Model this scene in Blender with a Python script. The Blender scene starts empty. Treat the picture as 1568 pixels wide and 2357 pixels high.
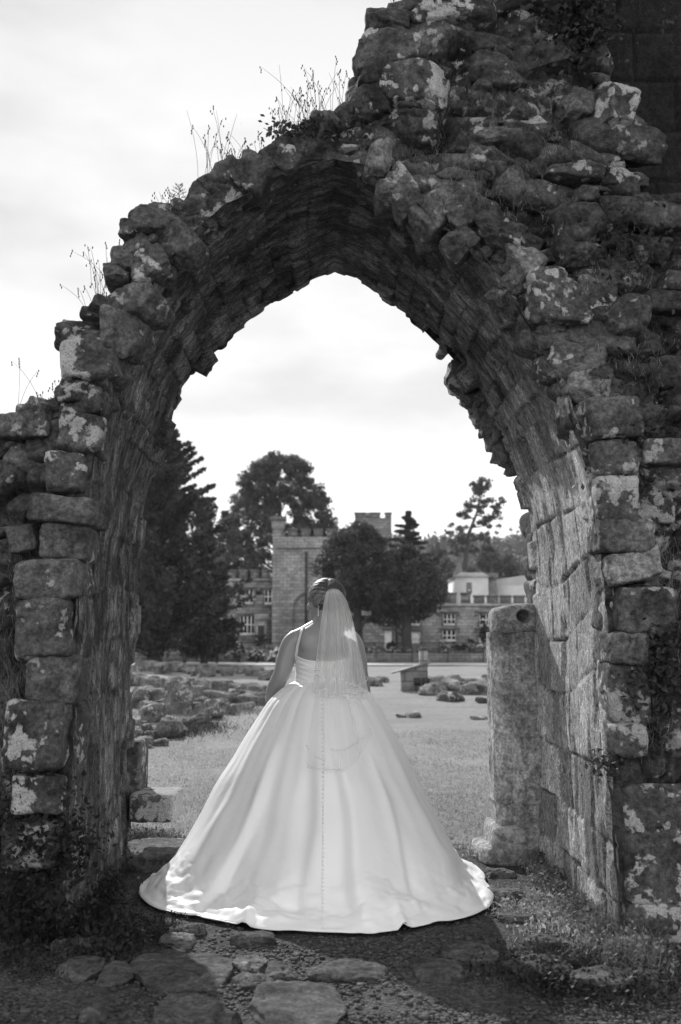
import bpy, math, random
import numpy as np
from mathutils import Vector, Matrix, Euler
from mathutils.bvhtree import BVHTree
random.seed(7)
SC = bpy.context.scene
COL = SC.collection

# ------------------------------------------------------------ camera / world / sun
F = 2291.0                      # focal length in units of a 1568 x 2357 picture (35 mm, portrait)
CAMH = 1.33
PITCH = math.atan2(302, F)
cam_d = bpy.data.cameras.new('camera')
cam_d.sensor_fit = 'VERTICAL'; cam_d.sensor_height = 36; cam_d.sensor_width = 36
cam_d.lens = 35; cam_d.clip_start = 0.05; cam_d.clip_end = 8000
cam_d.dof.use_dof = True; cam_d.dof.focus_distance = 5.9; cam_d.dof.aperture_fstop = 2.4
cam = bpy.data.objects.new('camera', cam_d); COL.objects.link(cam)
cam.location = (0, 0, CAMH); cam.rotation_euler = (math.pi/2 + PITCH, 0, 0)
SC.camera = cam

SUN_EL = math.radians(32); SUN_AZ = math.radians(-19)   # azimuth from +Y towards +X
w = bpy.data.worlds.new('World'); SC.world = w; w.use_nodes = True
nt = w.node_tree; nt.nodes.clear()
wo = nt.nodes.new('ShaderNodeOutputWorld'); bg = nt.nodes.new('ShaderNodeBackground')
sky = nt.nodes.new('ShaderNodeTexSky'); sky.sky_type = 'NISHITA'; sky.sun_disc = False
sky.sun_elevation = SUN_EL; sky.sun_rotation = SUN_AZ; sky.dust_density = 3.0; sky.air_density = 1.0
bw = nt.nodes.new('ShaderNodeRGBToBW')
tc = nt.nodes.new('ShaderNodeTexCoord'); mp = nt.nodes.new('ShaderNodeMapping'); mp.inputs['Scale'].default_value = (1, 1, 2.6)
nz = nt.nodes.new('ShaderNodeTexNoise'); nz.inputs['Scale'].default_value = 2.6; nz.inputs['Detail'].default_value = 6; nz.inputs['Roughness'].default_value = .5
cr = nt.nodes.new('ShaderNodeMapRange'); cr.inputs[1].default_value = .38; cr.inputs[2].default_value = .66; cr.inputs[3].default_value = .78; cr.inputs[4].default_value = 1.4
ml = nt.nodes.new('ShaderNodeMath'); ml.operation = 'MULTIPLY'
nt.links.new(tc.outputs['Generated'], mp.inputs[0]); nt.links.new(mp.outputs[0], nz.inputs[0]); nt.links.new(nz.outputs[0], cr.inputs[0])
nt.links.new(sky.outputs[0], bw.inputs[0]); nt.links.new(bw.outputs[0], ml.inputs[0]); nt.links.new(cr.outputs[0], ml.inputs[1])
# thin bright cloud over most of the sky: clear sky and cloud mixed
cl = nt.nodes.new('ShaderNodeMapRange'); cl.inputs[1].default_value = .36; cl.inputs[2].default_value = .62; cl.inputs[3].default_value = 9.0; cl.inputs[4].default_value = 5.8
nt.links.new(nz.outputs[0], cl.inputs[0])
mxs = nt.nodes.new('ShaderNodeMix'); mxs.data_type = 'FLOAT'; mxs.inputs[0].default_value = .94
# unseen sky behind camera brightened to light the gown; thinner, duller cloud overhead
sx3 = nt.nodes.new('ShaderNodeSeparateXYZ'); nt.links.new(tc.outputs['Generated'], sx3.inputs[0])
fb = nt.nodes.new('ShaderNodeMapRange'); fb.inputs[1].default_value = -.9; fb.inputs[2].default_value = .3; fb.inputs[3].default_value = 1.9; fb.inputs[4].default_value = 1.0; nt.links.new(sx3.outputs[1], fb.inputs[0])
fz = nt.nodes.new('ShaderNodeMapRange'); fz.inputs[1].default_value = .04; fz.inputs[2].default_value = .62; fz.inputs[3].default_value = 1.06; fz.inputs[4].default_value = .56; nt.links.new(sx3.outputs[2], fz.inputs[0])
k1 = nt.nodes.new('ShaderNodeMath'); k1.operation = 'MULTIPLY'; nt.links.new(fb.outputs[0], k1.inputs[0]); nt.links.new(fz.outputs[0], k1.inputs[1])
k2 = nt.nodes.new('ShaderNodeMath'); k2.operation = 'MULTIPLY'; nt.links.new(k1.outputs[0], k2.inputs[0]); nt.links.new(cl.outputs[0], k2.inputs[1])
cap = nt.nodes.new('ShaderNodeMath'); cap.operation = 'MINIMUM'; cap.inputs[1].default_value = 9.; nt.links.new(ml.outputs[0], cap.inputs[0])
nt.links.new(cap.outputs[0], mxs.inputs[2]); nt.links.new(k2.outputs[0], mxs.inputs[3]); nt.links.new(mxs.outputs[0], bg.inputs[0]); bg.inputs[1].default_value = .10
nt.links.new(bg.outputs[0], wo.inputs[0])
sl = bpy.data.lights.new('sun', 'SUN'); sl.energy = 3.4; sl.angle = math.radians(.6); sl.color = (1, 1, 1)
sun = bpy.data.objects.new('sun', sl); COL.objects.link(sun)
sdir = Vector((math.sin(SUN_AZ)*math.cos(SUN_EL), math.cos(SUN_AZ)*math.cos(SUN_EL), math.sin(SUN_EL)))
sun.rotation_euler = sdir.to_track_quat('Z', 'Y').to_euler(); sun.location = (-20, 60, 60)
SC.view_settings.view_transform = 'Standard'; SC.view_settings.look = 'None'
SC.view_settings.exposure = 0.66; SC.view_settings.gamma = 1.0
SC.cycles.max_bounces = 8; SC.cycles.transparent_max_bounces = 16

# ------------------------------------------------------------ pixel -> world
cp, sp = math.cos(PITCH), math.sin(PITCH)
def P(px, py, Y):
    a = (px-784)/F; b = (1178.5-py)/F
    d = (a, cp - b*sp, sp + b*cp)
    k = Y/d[1]
    return Vector((a*k, Y, CAMH + d[2]*k))
def G(px, py, z=0):
    a = (px-784)/F; b = (1178.5-py)/F
    d = (a, cp - b*sp, sp + b*cp)
    k = (z-CAMH)/d[2]
    return Vector((a*k, d[1]*k, z))

# ------------------------------------------------------------ numpy noise
def _h(ix, iy, iz, s):
    n = (ix.astype(np.int64)*374761393 + iy.astype(np.int64)*668265263 + iz.astype(np.int64)*2147483647 + s*1274126177) & 0xffffffff
    n = ((n ^ (n >> 13))*1274126177) & 0xffffffff
    n = ((n ^ (n >> 16))*2246822519) & 0xffffffff
    n = n ^ (n >> 15)
    return (n & 0xffffff)/float(0xffffff)
def vn(p, s=0):
    f = np.floor(p).astype(np.int64); t = p-f; t = t*t*t*(t*(t*6-15)+10)
    r = 0
    for a in (0, 1):
        wa = t[:, 0] if a else 1-t[:, 0]
        for b in (0, 1):
            wb = t[:, 1] if b else 1-t[:, 1]
            for c in (0, 1):
                wc = t[:, 2] if c else 1-t[:, 2]
                r = r + wa*wb*wc*_h(f[:, 0]+a, f[:, 1]+b, f[:, 2]+c, s)
    return r*2-1
def fbm(p, s=0, o=4, g=.5):
    r = 0; a = 1.; tot = 0
    for i in range(o):
        r = r + a*vn(p*(2.03**i)+i*17.3, s+i*31); tot += a; a *= g
    return r/tot
def worley(x, z, s=0):
    ix = np.floor(x).astype(np.int64); iz = np.floor(z).astype(np.int64)
    f1 = np.full(x.shape, 9.); f2 = np.full(x.shape, 9.); idh = np.zeros(x.shape)
    for a in (-1, 0, 1):
        for b in (-1, 0, 1):
            cx = ix+a; cz = iz+b; zz = np.zeros_like(cx)
            px = cx + .15+.7*_h(cx, cz, zz, s); pz = cz + .15+.7*_h(cx, cz, zz+1, s)
            d = np.maximum(np.abs(x-px), np.abs(z-pz))*.6 + np.hypot(x-px, z-pz)*.4
            idv = _h(cx, cz, zz+2, s)
            c1 = d < f1
            f2 = np.where(c1, f1, np.minimum(f2, d)); idh = np.where(c1, idv, idh); f1 = np.where(c1, d, f1)
    return f1, f2, idh
def sstep(a, b, x):
    t = np.clip((x-a)/(b-a), 0, 1); return t*t*(3-2*t)

# ------------------------------------------------------------ object helpers
def mk(name, V, Fc, mat=None, parent=None, smooth=False, uv=None):
    me = bpy.data.meshes.new(name)
    V = np.asarray(V, dtype=np.float32)
    if isinstance(Fc, np.ndarray):
        n, k = Fc.shape
        me.vertices.add(len(V)); me.vertices.foreach_set('co', V.ravel())
        me.loops.add(n*k); me.loops.foreach_set('vertex_index', Fc.astype(np.int32).ravel())
        me.polygons.add(n); me.polygons.foreach_set('loop_start', np.arange(0, n*k, k, dtype=np.int32))
        me.update(calc_edges=True)
    else:
        me.from_pydata(V.tolist(), [], Fc)
    if smooth: me.polygons.foreach_set('use_smooth', np.ones(len(me.polygons), dtype=bool))
    if uv is not None:
        l = me.uv_layers.new(name='UVMap'); idx = np.empty(len(me.loops), dtype=np.int32); me.loops.foreach_get('vertex_index', idx)
        l.data.foreach_set('uv', np.asarray(uv, dtype=np.float32)[idx].ravel())
    if mat: me.materials.append(mat)
    o = bpy.data.objects.new(name, me); COL.objects.link(o)
    if parent: o.parent = parent
    return o
def tag(o, label=None, cat=None, group=None, kind=None):
    if label: o['label'] = label
    if cat: o['category'] = cat
    if group: o['group'] = group
    if kind: o['kind'] = kind
    return o
def empty(name, loc=(0, 0, 0), label=None, cat=None, group=None):
    o = bpy.data.objects.new(name, None); COL.objects.link(o); o.location = loc; o.empty_display_size = .2
    return tag(o, label, cat, group)
def adopt(parent):
    """children keep their world-space vertices although the parent sits at its base"""
    bpy.context.view_layer.update()
    M = parent.matrix_world.inverted()
    for c in parent.children: c.matrix_parent_inverse = M
class MB:
    def __init__(s): s.V = []; s.F = []; s.n = 0
    def add(s, V, Fc):
        s.V.append(np.asarray(V, dtype=float)); s.F += [tuple(int(i)+s.n for i in f) for f in Fc]; s.n += len(V); return s
    def box(s, x0, x1, y0, y1, z0, z1):
        V = [(x, y, z) for z in (z0, z1) for y in (y0, y1) for x in (x0, x1)]
        return s.add(V, [(0, 2, 3, 1), (4, 5, 7, 6), (0, 1, 5, 4), (2, 6, 7, 3), (0, 4, 6, 2), (1, 3, 7, 5)])
    def prism(s, pts, y0, y1):      # polygon in xz extruded along y
        n = len(pts); V = [(p[0], y0, p[1]) for p in pts]+[(p[0], y1, p[1]) for p in pts]
        return s.add(V, [tuple(range(n)), tuple(range(2*n-1, n-1, -1))]+[(i, i+n, (i+1) % n+n, (i+1) % n) for i in range(n)])
    def tube(s, pts, rad, k=6):
        pts = [Vector(p) for p in pts]; n = len(pts); V = []
        if not hasattr(rad, '__len__'): rad = [rad]*n
        t0 = (pts[1]-pts[0]).normalized(); a = t0.orthogonal().normalized()
        for i in range(n):
            t = (pts[min(i+1, n-1)]-pts[max(i-1, 0)])
            if t.length < 1e-9: t = t0
            t.normalize(); a = (a-t*a.dot(t)); a = a.normalized() if a.length > 1e-6 else t.orthogonal().normalized(); b = t.cross(a)
            for j in range(k):
                q = 2*math.pi*j/k; V.append(pts[i]+(a*math.cos(q)+b*math.sin(q))*rad[i])
        Fc = [(i*k+j, i*k+(j+1) % k, (i+1)*k+(j+1) % k, (i+1)*k+j) for i in range(n-1) for j in range(k)]
        Fc += [tuple(range(k-1, -1, -1)), tuple((n-1)*k+j for j in range(k))]
        return s.add([tuple(v) for v in V], Fc)
    def build(s, name, mat, parent=None, smooth=False):
        V = np.concatenate(s.V)
        if all(len(f) == 4 for f in s.F): return mk(name, V, np.array(s.F), mat, parent, smooth)
        return mk(name, V, s.F, mat, parent, smooth)

_sph = {}
def cubesph(n):
    if n in _sph: return _sph[n]
    idx = {}; V = []; Fc = []
    def vid(p):
        k = tuple(round(c*n) for c in p)
        if k not in idx: idx[k] = len(V); V.append(p)
        return idx[k]
    for ax in range(3):
        for sg in (-1, 1):
            for i in range(n):
                for j in range(n):
                    q = []
                    for (a, b) in ((i, j), (i+1, j), (i+1, j+1), (i, j+1)):
                        p = [0, 0, 0]; p[ax] = sg; p[(ax+1) % 3] = -1+2*a/n; p[(ax+2) % 3] = -1+2*b/n; q.append(vid(tuple(p)))
                    Fc.append(q if sg > 0 else q[::-1])
    _sph[n] = (np.array(V), np.array(Fc)); return _sph[n]
def rock(c, size, rot=(0, 0, 0), seed=0, n=12, k=5., rough=.14):
    V, Fc = cubesph(n)
    nr = (np.abs(V)**k).sum(1)**(1/k); p = V/nr[:, None]
    rs = np.random.RandomState(seed+11)
    # chop corners with random planes
    for _ in range(0 if rough <= .12 else (5 if k < 6 else 10)):
        d = rs.normal(size=3); d /= np.linalg.norm(d); h = (.78 if k < 6 else .9)+.3*rs.rand()
        t = p@d; p = p-np.outer(np.maximum(t-h, 0), d)*.97
    nn = p/np.linalg.norm(p, axis=1)[:, None]
    sz = np.array(size)/2; m = sz.mean()
    q = p*1.1+seed*7.7
    p = p*sz + nn*((fbm(q, seed, 3)*rough*1.6 + fbm(p*4+seed, seed+5, 3)*rough*.4)*min(sz))[:, None]
    R = np.array(Euler(rot).to_matrix())
    return p@R.T+np.array(c), Fc
def grid_faces(nu, nv, wrap=False):
    i, j = np.meshgrid(np.arange(nu-1), np.arange(nv if wrap else nv-1), indexing='ij')
    j2 = (j+1) % nv
    return np.stack([i*nv+j, (i+1)*nv+j, (i+1)*nv+j2, i*nv+j2], -1).reshape(-1, 4)

# ------------------------------------------------------------ materials (black and white place: greys only)
def g(v): return (v, v, v, 1)
def newmat(name):
    m = bpy.data.materials.new(name); m.use_nodes = True; t = m.node_tree
    return m, t, t.nodes['Principled BSDF']
def N(t, typ, **kw):
    n = t.nodes.new(typ)
    for k, v in kw.items():
        if k in ('operation', 'blend_type', 'feature', 'distance', 'noise_dimensions', 'data_type'): setattr(n, k, v)
        else: n.inputs[k].default_value = v
    return n
def mapr(t, src, a, b, c, d):
    n = N(t, 'ShaderNodeMapRange'); n.inputs[1].default_value = a; n.inputs[2].default_value = b; n.inputs[3].default_value = c; n.inputs[4].default_value = d
    t.links.new(src, n.inputs[0]); return n.outputs[0]
def math_(t, op, a, b):
    n = t.nodes.new('ShaderNodeMath'); n.operation = op
    for i, v in enumerate((a, b)):
        if hasattr(v, 'links') or hasattr(v, 'is_linked'): t.links.new(v, n.inputs[i])
        else: n.inputs[i].default_value = v
    return n.outputs[0]
def noise(t, vec, scale, detail=5, rough=.55, dist=0):
    n = N(t, 'ShaderNodeTexNoise', Scale=scale, Detail=detail, Roughness=rough, Distortion=dist)
    if vec is not None: t.links.new(vec, n.inputs['Vector'])
    return n.outputs[0]
def vecmap(t, src, scale=(1, 1, 1)):
    n = t.nodes.new('ShaderNodeMapping'); n.inputs['Scale'].default_value = scale; t.links.new(src, n.inputs[0]); return n.outputs[0]
def mixv(t, fac, a, b):
    n = t.nodes.new('ShaderNodeMix'); n.data_type = 'FLOAT'
    for i, v in ((0, fac), (2, a), (3, b)):
        if isinstance(v, (int, float)): n.inputs[i].default_value = v
        else: t.links.new(v, n.inputs[i])
    return n.outputs[0]
def fin(t, bs, val, rough=.9, bump=None, bs_=.5, bd=.01):
    cc = t.nodes.new('ShaderNodeCombineColor')
    for i in range(3): t.links.new(val, cc.inputs[i])
    t.links.new(cc.outputs[0], bs.inputs['Base Color']); bs.inputs['Roughness'].default_value = rough
    bs.inputs['Specular IOR Level'].default_value = .25
    if bump is not None:
        b = N(t, 'ShaderNodeBump', Strength=bs_, Distance=bd); t.links.new(bump, b.inputs['Height']); t.links.new(b.outputs[0], bs.inputs['Normal'])

def stone(name, lo, hi, lichen=.5, lich_v=.5, sc=1., bump=.8, lich_size=7.):
    m, t, bs = newmat(name)
    geo = t.nodes.new('ShaderNodeNewGeometry'); pos = geo.outputs['Position']
    a = noise(t, pos, 3.2*sc, 6, .6, .6); b = noise(t, pos, 26*sc, 6, .7); c = noise(t, pos, 140*sc, 3, .6)
    base = mixv(t, mapr(t, a, .34, .66, 0, 1), lo, hi)
    base = math_(t, 'MULTIPLY', base, mapr(t, b, .36, .66, .5, 1.6))
    base = math_(t, 'MULTIPLY', base, mapr(t, noise(t, pos, 60*sc, 4, .7), .36, .66, .65, 1.4))
    # lichen: crusty pale rosettes gathered in colonies
    col = noise(t, pos, 2.3*sc, 3, .5)
    v = N(t, 'ShaderNodeTexVoronoi', Scale=lich_size*3, Randomness=1.); 
    dn = N(t, 'ShaderNodeTexNoise', Scale=30., Detail=4.); t.links.new(pos, dn.inputs['Vector'])
    vm = t.nodes.new('ShaderNodeVectorMath'); vm.operation = 'MULTIPLY_ADD'; vm.inputs[1].default_value = (.05, .05, .05)
    t.links.new(dn.outputs[1], vm.inputs[0]); t.links.new(pos, vm.inputs[2]); t.links.new(vm.outputs[0], v.inputs['Vector'])
    ln = noise(t, vm.outputs[0], lich_size, 5, .62)
    s = math_(t, 'ADD', math_(t, 'MULTIPLY', ln, .62), math_(t, 'MULTIPLY', col, .55))
    s = math_(t, 'SUBTRACT', s, math_(t, 'MULTIPLY', v.outputs['Distance'], .16))
    th = .68-.16*lichen
    mask = mapr(t, s, th-.004, th+.028, 0, 1)
    mask = math_(t, 'MULTIPLY', mask, mapr(t, c, .36, .5, .45, 1))
    base = mixv(t, math_(t, 'MULTIPLY', mask, .9), base, math_(t, 'MULTIPLY', mapr(t, b, .3, .7, .75, 1.15), lich_v))
    h = math_(t, 'ADD', math_(t, 'MULTIPLY', b, 1.), math_(t, 'MULTIPLY', c, .35))
    h = math_(t, 'ADD', h, math_(t, 'MULTIPLY', mask, .15))
    fin(t, bs, base, .93, h, bump, .02)
    return m
M = {}
M['rubble'] = stone('rubble_stone', .018, .085, .55, .36)
M['block'] = stone('weathered_block', .026, .13, .6, .42)
M['pale_block'] = stone('pale_block', .07, .24, .6, .45)
M['lichen_block'] = stone('lichen_block', .026, .12, 1., .5)
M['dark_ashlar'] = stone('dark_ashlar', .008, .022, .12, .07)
M['buttress'] = stone('buttress_stone', .03, .12, 1.1, .46)
M['pier'] = stone('pier_stone', .14, .36, .2, .45, bump=.5)
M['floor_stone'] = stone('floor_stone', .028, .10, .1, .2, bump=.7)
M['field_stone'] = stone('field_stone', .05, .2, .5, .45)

def soffit_mat():
    m, t, bs = newmat('tooled_soffit_stone')
    uvn = t.nodes.new('ShaderNodeUVMap'); uv = uvn.outputs[0]
    geo = t.nodes.new('ShaderNodeNewGeometry'); pos = geo.outputs['Position']
    sepn = t.nodes.new('ShaderNodeSeparateXYZ'); t.links.new(pos, sepn.inputs[0])
    s1 = noise(t, vecmap(t, uv, (4.5, 10, 1)), 1.6, 7, .7, 1.)
    s2 = noise(t, vecmap(t, uv, (22, 44, 1)), 1.3, 6, .7, .8)
    s3 = noise(t, pos, 120, 3, .6)
    big = noise(t, pos, 1.6, 4, .6, .5)
    rt = mapr(t, sepn.outputs[0], -.4, 1.2, 0, 1)            # right jamb: smoother stone, its sunlit paleness painted into the colour
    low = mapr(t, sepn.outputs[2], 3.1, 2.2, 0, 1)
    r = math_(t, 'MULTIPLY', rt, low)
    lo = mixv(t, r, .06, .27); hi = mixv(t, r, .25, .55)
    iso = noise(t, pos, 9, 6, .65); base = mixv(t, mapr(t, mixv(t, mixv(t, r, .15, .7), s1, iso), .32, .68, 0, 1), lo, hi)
    base = math_(t, 'MULTIPLY', base, mapr(t, s2, .38, .64, .5, 1.6))
    s4 = noise(t, vecmap(t, uv, (44, 75, 1)), 1.5, 4, .7, .5); base = math_(t, 'MULTIPLY', base, mapr(t, s4, .38, .64, .6, 1.5))
    base = math_(t, 'MULTIPLY', base, mapr(t, big, .3, .7, .65, 1.25))
    vo = N(t, 'ShaderNodeTexVoronoi', Scale=1., Randomness=.9); dn = N(t, 'ShaderNodeTexNoise', Scale=7., Detail=3.); t.links.new(uv, dn.inputs['Vector'])
    vm = t.nodes.new('ShaderNodeVectorMath'); vm.operation = 'MULTIPLY_ADD'; vm.inputs[1].default_value = (.09, .05, 0); t.links.new(dn.outputs[1], vm.inputs[0]); t.links.new(uv, vm.inputs[2])
    t.links.new(vecmap(t, vm.outputs[0], (8., 13, 1)), vo.inputs['Vector']); vb = t.nodes.new('ShaderNodeRGBToBW'); t.links.new(vo.outputs['Color'], vb.inputs[0])
    cells = math_(t, 'MULTIPLY', mapr(t, vb.outputs[0], .15, .85, .5, 1.65), mapr(t, vo.outputs['Distance'], .35, .75, 1.1, .5))
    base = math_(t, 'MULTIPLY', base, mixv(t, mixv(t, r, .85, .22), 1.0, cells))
    aj = t.nodes.new('ShaderNodeAttribute'); aj.attribute_name = 'joint'; ab = t.nodes.new('ShaderNodeAttribute'); ab.attribute_name = 'block'
    base = math_(t, 'MULTIPLY', base, mapr(t, aj.outputs['Fac'], 0, 1, 1, .3)); base = math_(t, 'MULTIPLY', base, mapr(t, ab.outputs['Fac'], 0, 1, .62, 1.5))
    fl = mapr(t, s2, .61, .66, 0, 1); fl = math_(t, 'MULTIPLY', fl, mapr(t, s1, .46, .58, 0, 1))
    base = mixv(t, math_(t, 'MULTIPLY', fl, .55), base, .34)
    h = math_(t, 'ADD', s2, math_(t, 'MULTIPLY', s3, .8))
    h = math_(t, 'ADD', h, math_(t, 'MULTIPLY', s1, .45))
    fin(t, bs, base, .92, h, 1., .03)
    return m
M['soffit'] = soffit_mat()

def simple(name, lo, hi, sc=8, rough=.9, bump=0., bd=.01, spec=.25):
    m, t, bs = newmat(name)
    geo = t.nodes.new('ShaderNodeNewGeometry'); pos = geo.outputs['Position']
    a = noise(t, pos, sc, 6, .6)
    fin(t, bs, mapr(t, a, .32, .68, lo, hi), rough, a if bump else None, bump, bd)
    bs.inputs['Specular IOR Level'].default_value = spec
    return m
def leafm(name, lo, hi, trans=.35):
    m, t, bs = newmat(name)
    geo = t.nodes.new('ShaderNodeNewGeometry')
    a = noise(t, geo.outputs['Position'], .9, 3, .6)
    v = math_(t, 'MULTIPLY', mapr(t, a, .35, .65, lo, hi), mapr(t, geo.outputs['Random Per Island'], 0, 1, .6, 1.4))
    fin(t, bs, v, .6)
    tr = t.nodes.new('ShaderNodeBsdfTranslucent'); cc = t.nodes.new('ShaderNodeCombineColor')
    v2 = math_(t, 'MULTIPLY', v, 1.5)
    for i in range(3): t.links.new(v2, cc.inputs[i])
    t.links.new(cc.outputs[0], tr.inputs[0]); mx = t.nodes.new('ShaderNodeMixShader'); mx.inputs[0].default_value = trans
    t.links.new(bs.outputs[0], mx.inputs[1]); t.links.new(tr.outputs[0], mx.inputs[2])
    t.links.new(mx.outputs[0], t.nodes['Material Output'].inputs[0])
    return m
M['yew'] = leafm('yew_leaf', .024, .065, .2)
M['leaf'] = leafm('broad_leaf', .045, .10, .4)
M['pale_leaf'] = leafm('pale_leaf', .08, .16, .35)
M['wood_leaf'] = leafm('hill_leaf', .05, .12, .3)
M['weed'] = leafm('weed_leaf', .06, .14, .35)
M['dry'] = leafm('dry_grass', .16, .3, .4)
M['dark_weed'] = leafm('dark_weed', .018, .05, .3)
M['flower'] = leafm('pale_flower', .4, .6, .4)
M['bark'] = simple('bark', .03, .08, 12, .95, .6, .02)
M['stem'] = simple('dry_stem', .05, .1, 30)
M['glass'] = simple('window_glass', .015, .03, 3, .15, spec=.6)
M['white_paint'] = simple('white_paint', .6, .75, 3, .6)
M['dark_paint'] = simple('dark_paint', .02, .03, 3, .5)
M['slate'] = simple('slate_roof', .12, .2, 4, .7)
M['render'] = simple('white_render', .5, .68, .6, .9)
M['pale_roof'] = simple('pale_roof', .35, .5, .5, .9)
M['path'] = simple('gravel_path', .34, .5, 3, .95)

def ashlar_far(name, lo, hi):
    m, t, bs = newmat(name)
    geo = t.nodes.new('ShaderNodeNewGeometry'); pos = geo.outputs['Position']
    sx = t.nodes.new('ShaderNodeSeparateXYZ'); t.links.new(pos, sx.inputs[0])
    cb = t.nodes.new('ShaderNodeCombineXYZ'); t.links.new(math_(t, 'ADD', sx.outputs[0], sx.outputs[1]), cb.inputs[0]); t.links.new(sx.outputs[2], cb.inputs[1])
    br = t.nodes.new('ShaderNodeTexBrick'); br.inputs['Scale'].default_value = 1; br.inputs['Brick Width'].default_value = .62; br.inputs['Row Height'].default_value = .28
    br.inputs['Mortar Size'].default_value = .02; br.inputs['Color1'].default_value = g(lo); br.inputs['Color2'].default_value = g(hi); br.inputs['Mortar'].default_value = g(lo*.6)
    t.links.new(cb.outputs[0], br.inputs['Vector'])
    b2 = t.nodes.new('ShaderNodeRGBToBW'); t.links.new(br.outputs[0], b2.inputs[0])
    a = noise(t, pos, .5, 5, .6); b = noise(t, pos, 5, 4, .6)
    v = math_(t, 'MULTIPLY', b2.outputs[0], mapr(t, a, .3, .7, .7, 1.3)); v = math_(t, 'MULTIPLY', v, mapr(t, b, .3, .7, .75, 1.25))
    fin(t, bs, v, .92)
    return m
M['castle'] = ashlar_far('castle_stone', .20, .34)
M['castle_dark'] = ashlar_far('castle_dressing', .13, .22)
M['castle_pale'] = ashlar_far('castle_quoin', .26, .36)

def ground_mat():
    m, t, bs = newmat('trodden_earth')
    geo = t.nodes.new('ShaderNodeNewGeometry'); pos = geo.outputs['Position']
    a = noise(t, pos, 1.6, 5, .6); b = noise(t, pos, 22, 6, .7)
    v = N(t, 'ShaderNodeTexVoronoi', Scale=75., Randomness=1.); t.links.new(pos, v.inputs['Vector'])
    bwv = t.nodes.new('ShaderNodeRGBToBW'); t.links.new(v.outputs['Color'], bwv.inputs[0])
    base = mapr(t, a, .3, .7, .035, .085); base = math_(t, 'MULTIPLY', base, mapr(t, b, .3, .7, .55, 1.4))
    base = math_(t, 'MULTIPLY', base, mapr(t, bwv.outputs[0], .1, .9, .5, 1.7))
    h = math_(t, 'SUBTRACT', math_(t, 'MULTIPLY', b, 1.), math_(t, 'MULTIPLY', v.outputs['Distance'], .9))
    fin(t, bs, base, .95, h, .9, .02); return m
M['earth'] = ground_mat()
def lawn_mat():
    m, t, bs = newmat('worn_lawn')
    geo = t.nodes.new('ShaderNodeNewGeometry'); pos = geo.outputs['Position']
    a = noise(t, pos, .5, 5, .6); b = noise(t, pos, 9, 6, .75); c = noise(t, pos, 90, 3, .7)
    base = mapr(t, a, .3, .7, .16, .25); base = math_(t, 'MULTIPLY', base, mapr(t, b, .3, .7, .7, 1.35)); base = math_(t, 'MULTIPLY', base, mapr(t, c, .3, .7, .7, 1.3))
    h = math_(t, 'ADD', b, math_(t, 'MULTIPLY', c, .6)); fin(t, bs, base, .95, h, .8, .03); return m
M['lawn'] = lawn_mat()

# ------------------------------------------------------------ terrain
def terrain_z(x, y):
    p = np.stack([x, y, x*0], -1)
    return fbm(p*1.3, 3, 4)*.035 + fbm(p*7, 5, 3)*.008
xs = np.linspace(-5, 5, 500); ys = np.linspace(1.2, 7.4, 340)
X, Y = np.meshgrid(xs, ys, indexing='ij'); Z = terrain_z(X.ravel(), Y.ravel())
o = mk('ground', np.stack([X.ravel(), Y.ravel(), Z-.01], -1), grid_faces(500, 340)[:, ::-1], M['earth'], smooth=True); tag(o, kind='structure')
def rect(name, x0, x1, y0, y1, z, mat, kind='structure'):
    o = mk(name, [(x0, y0, z), (x1, y0, z), (x1, y1, z), (x0, y1, z)], [(0, 1, 2, 3)], mat); tag(o, kind=kind); return o
rect('ground_beyond', -4000, 4000, -400, 6000, -.12, M['lawn'])
xs = np.linspace(-45, 45, 300); ys = 6.55*np.exp(np.linspace(0, math.log(72/6.55), 320))
X, Y = np.meshgrid(xs, ys, indexing='ij'); pp = np.stack([X.ravel(), Y.ravel(), X.ravel()*0], -1)
edge = 6.9+.35*fbm(pp*np.array([1.5, 0, 0]), 9, 4)
Z = np.where(Y.ravel() < edge, -.06, .0)+fbm(pp*.5, 12, 3)*.03+fbm(pp*3, 13, 3)*.01
o = mk('lawn', np.stack([X.ravel(), Y.ravel(), Z], -1), grid_faces(300, 320)[:, ::-1], M['lawn'], smooth=True); tag(o, kind='structure')
rect('garden_path', -45, 45, 59, 65, .06, M['path'])

# ------------------------------------------------------------ ruined archway
YN, YF = 4.7, 6.3
inL = [(150,2080),(158,1950),(165,1800),(172,1650),(177,1500),(180,1400),(187,1290),(200,1180),(212,1100),(222,1010),(235,930),(262,830),(300,740),(350,660),(400,590),(460,520),(530,465),(600,425),(680,390),(768,366)]
inR = [(768,366),(847,384),(918,430),(1000,505),(1080,575),(1141,640),(1199,716),(1244,797),(1285,877),(1312,967),(1335,1032),(1352,1100),(1366,1194),(1380,1273),(1392,1345),(1400,1454),(1400,1620),(1402,1750),(1408,1900),(1425,2080),(1430,2180)]
faL = [(302,1960),(304,1830),(307,1700),(309,1500),(311,1365),(311,1289),(316,1253),(321,1181),(342,1109),(360,1060),(385,985),(405,930),(440,880),(480,825),(540,772),(600,735),(640,702),(690,675),(730,650),(771,630)]
faR = [(771,630),(830,655),(880,690),(930,725),(970,760),(1002,794),(1049,840),(1110,920),(1147,985),(1183,1075),(1200,1122),(1215,1194),(1226,1273),(1231,1400),(1235,1500),(1236,1650),(1238,1800),(1240,1960)]
def curve3(pts, Y):
    c = np.array([tuple(P(a, b, Y)) for a, b in pts])[:, [0, 2]]
    return c
def ext_low(c, first=True):
    e = c[0 if first else -1].copy(); e[1] = -.15
    return np.vstack([e, c]) if first else np.vstack([c, e])
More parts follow.
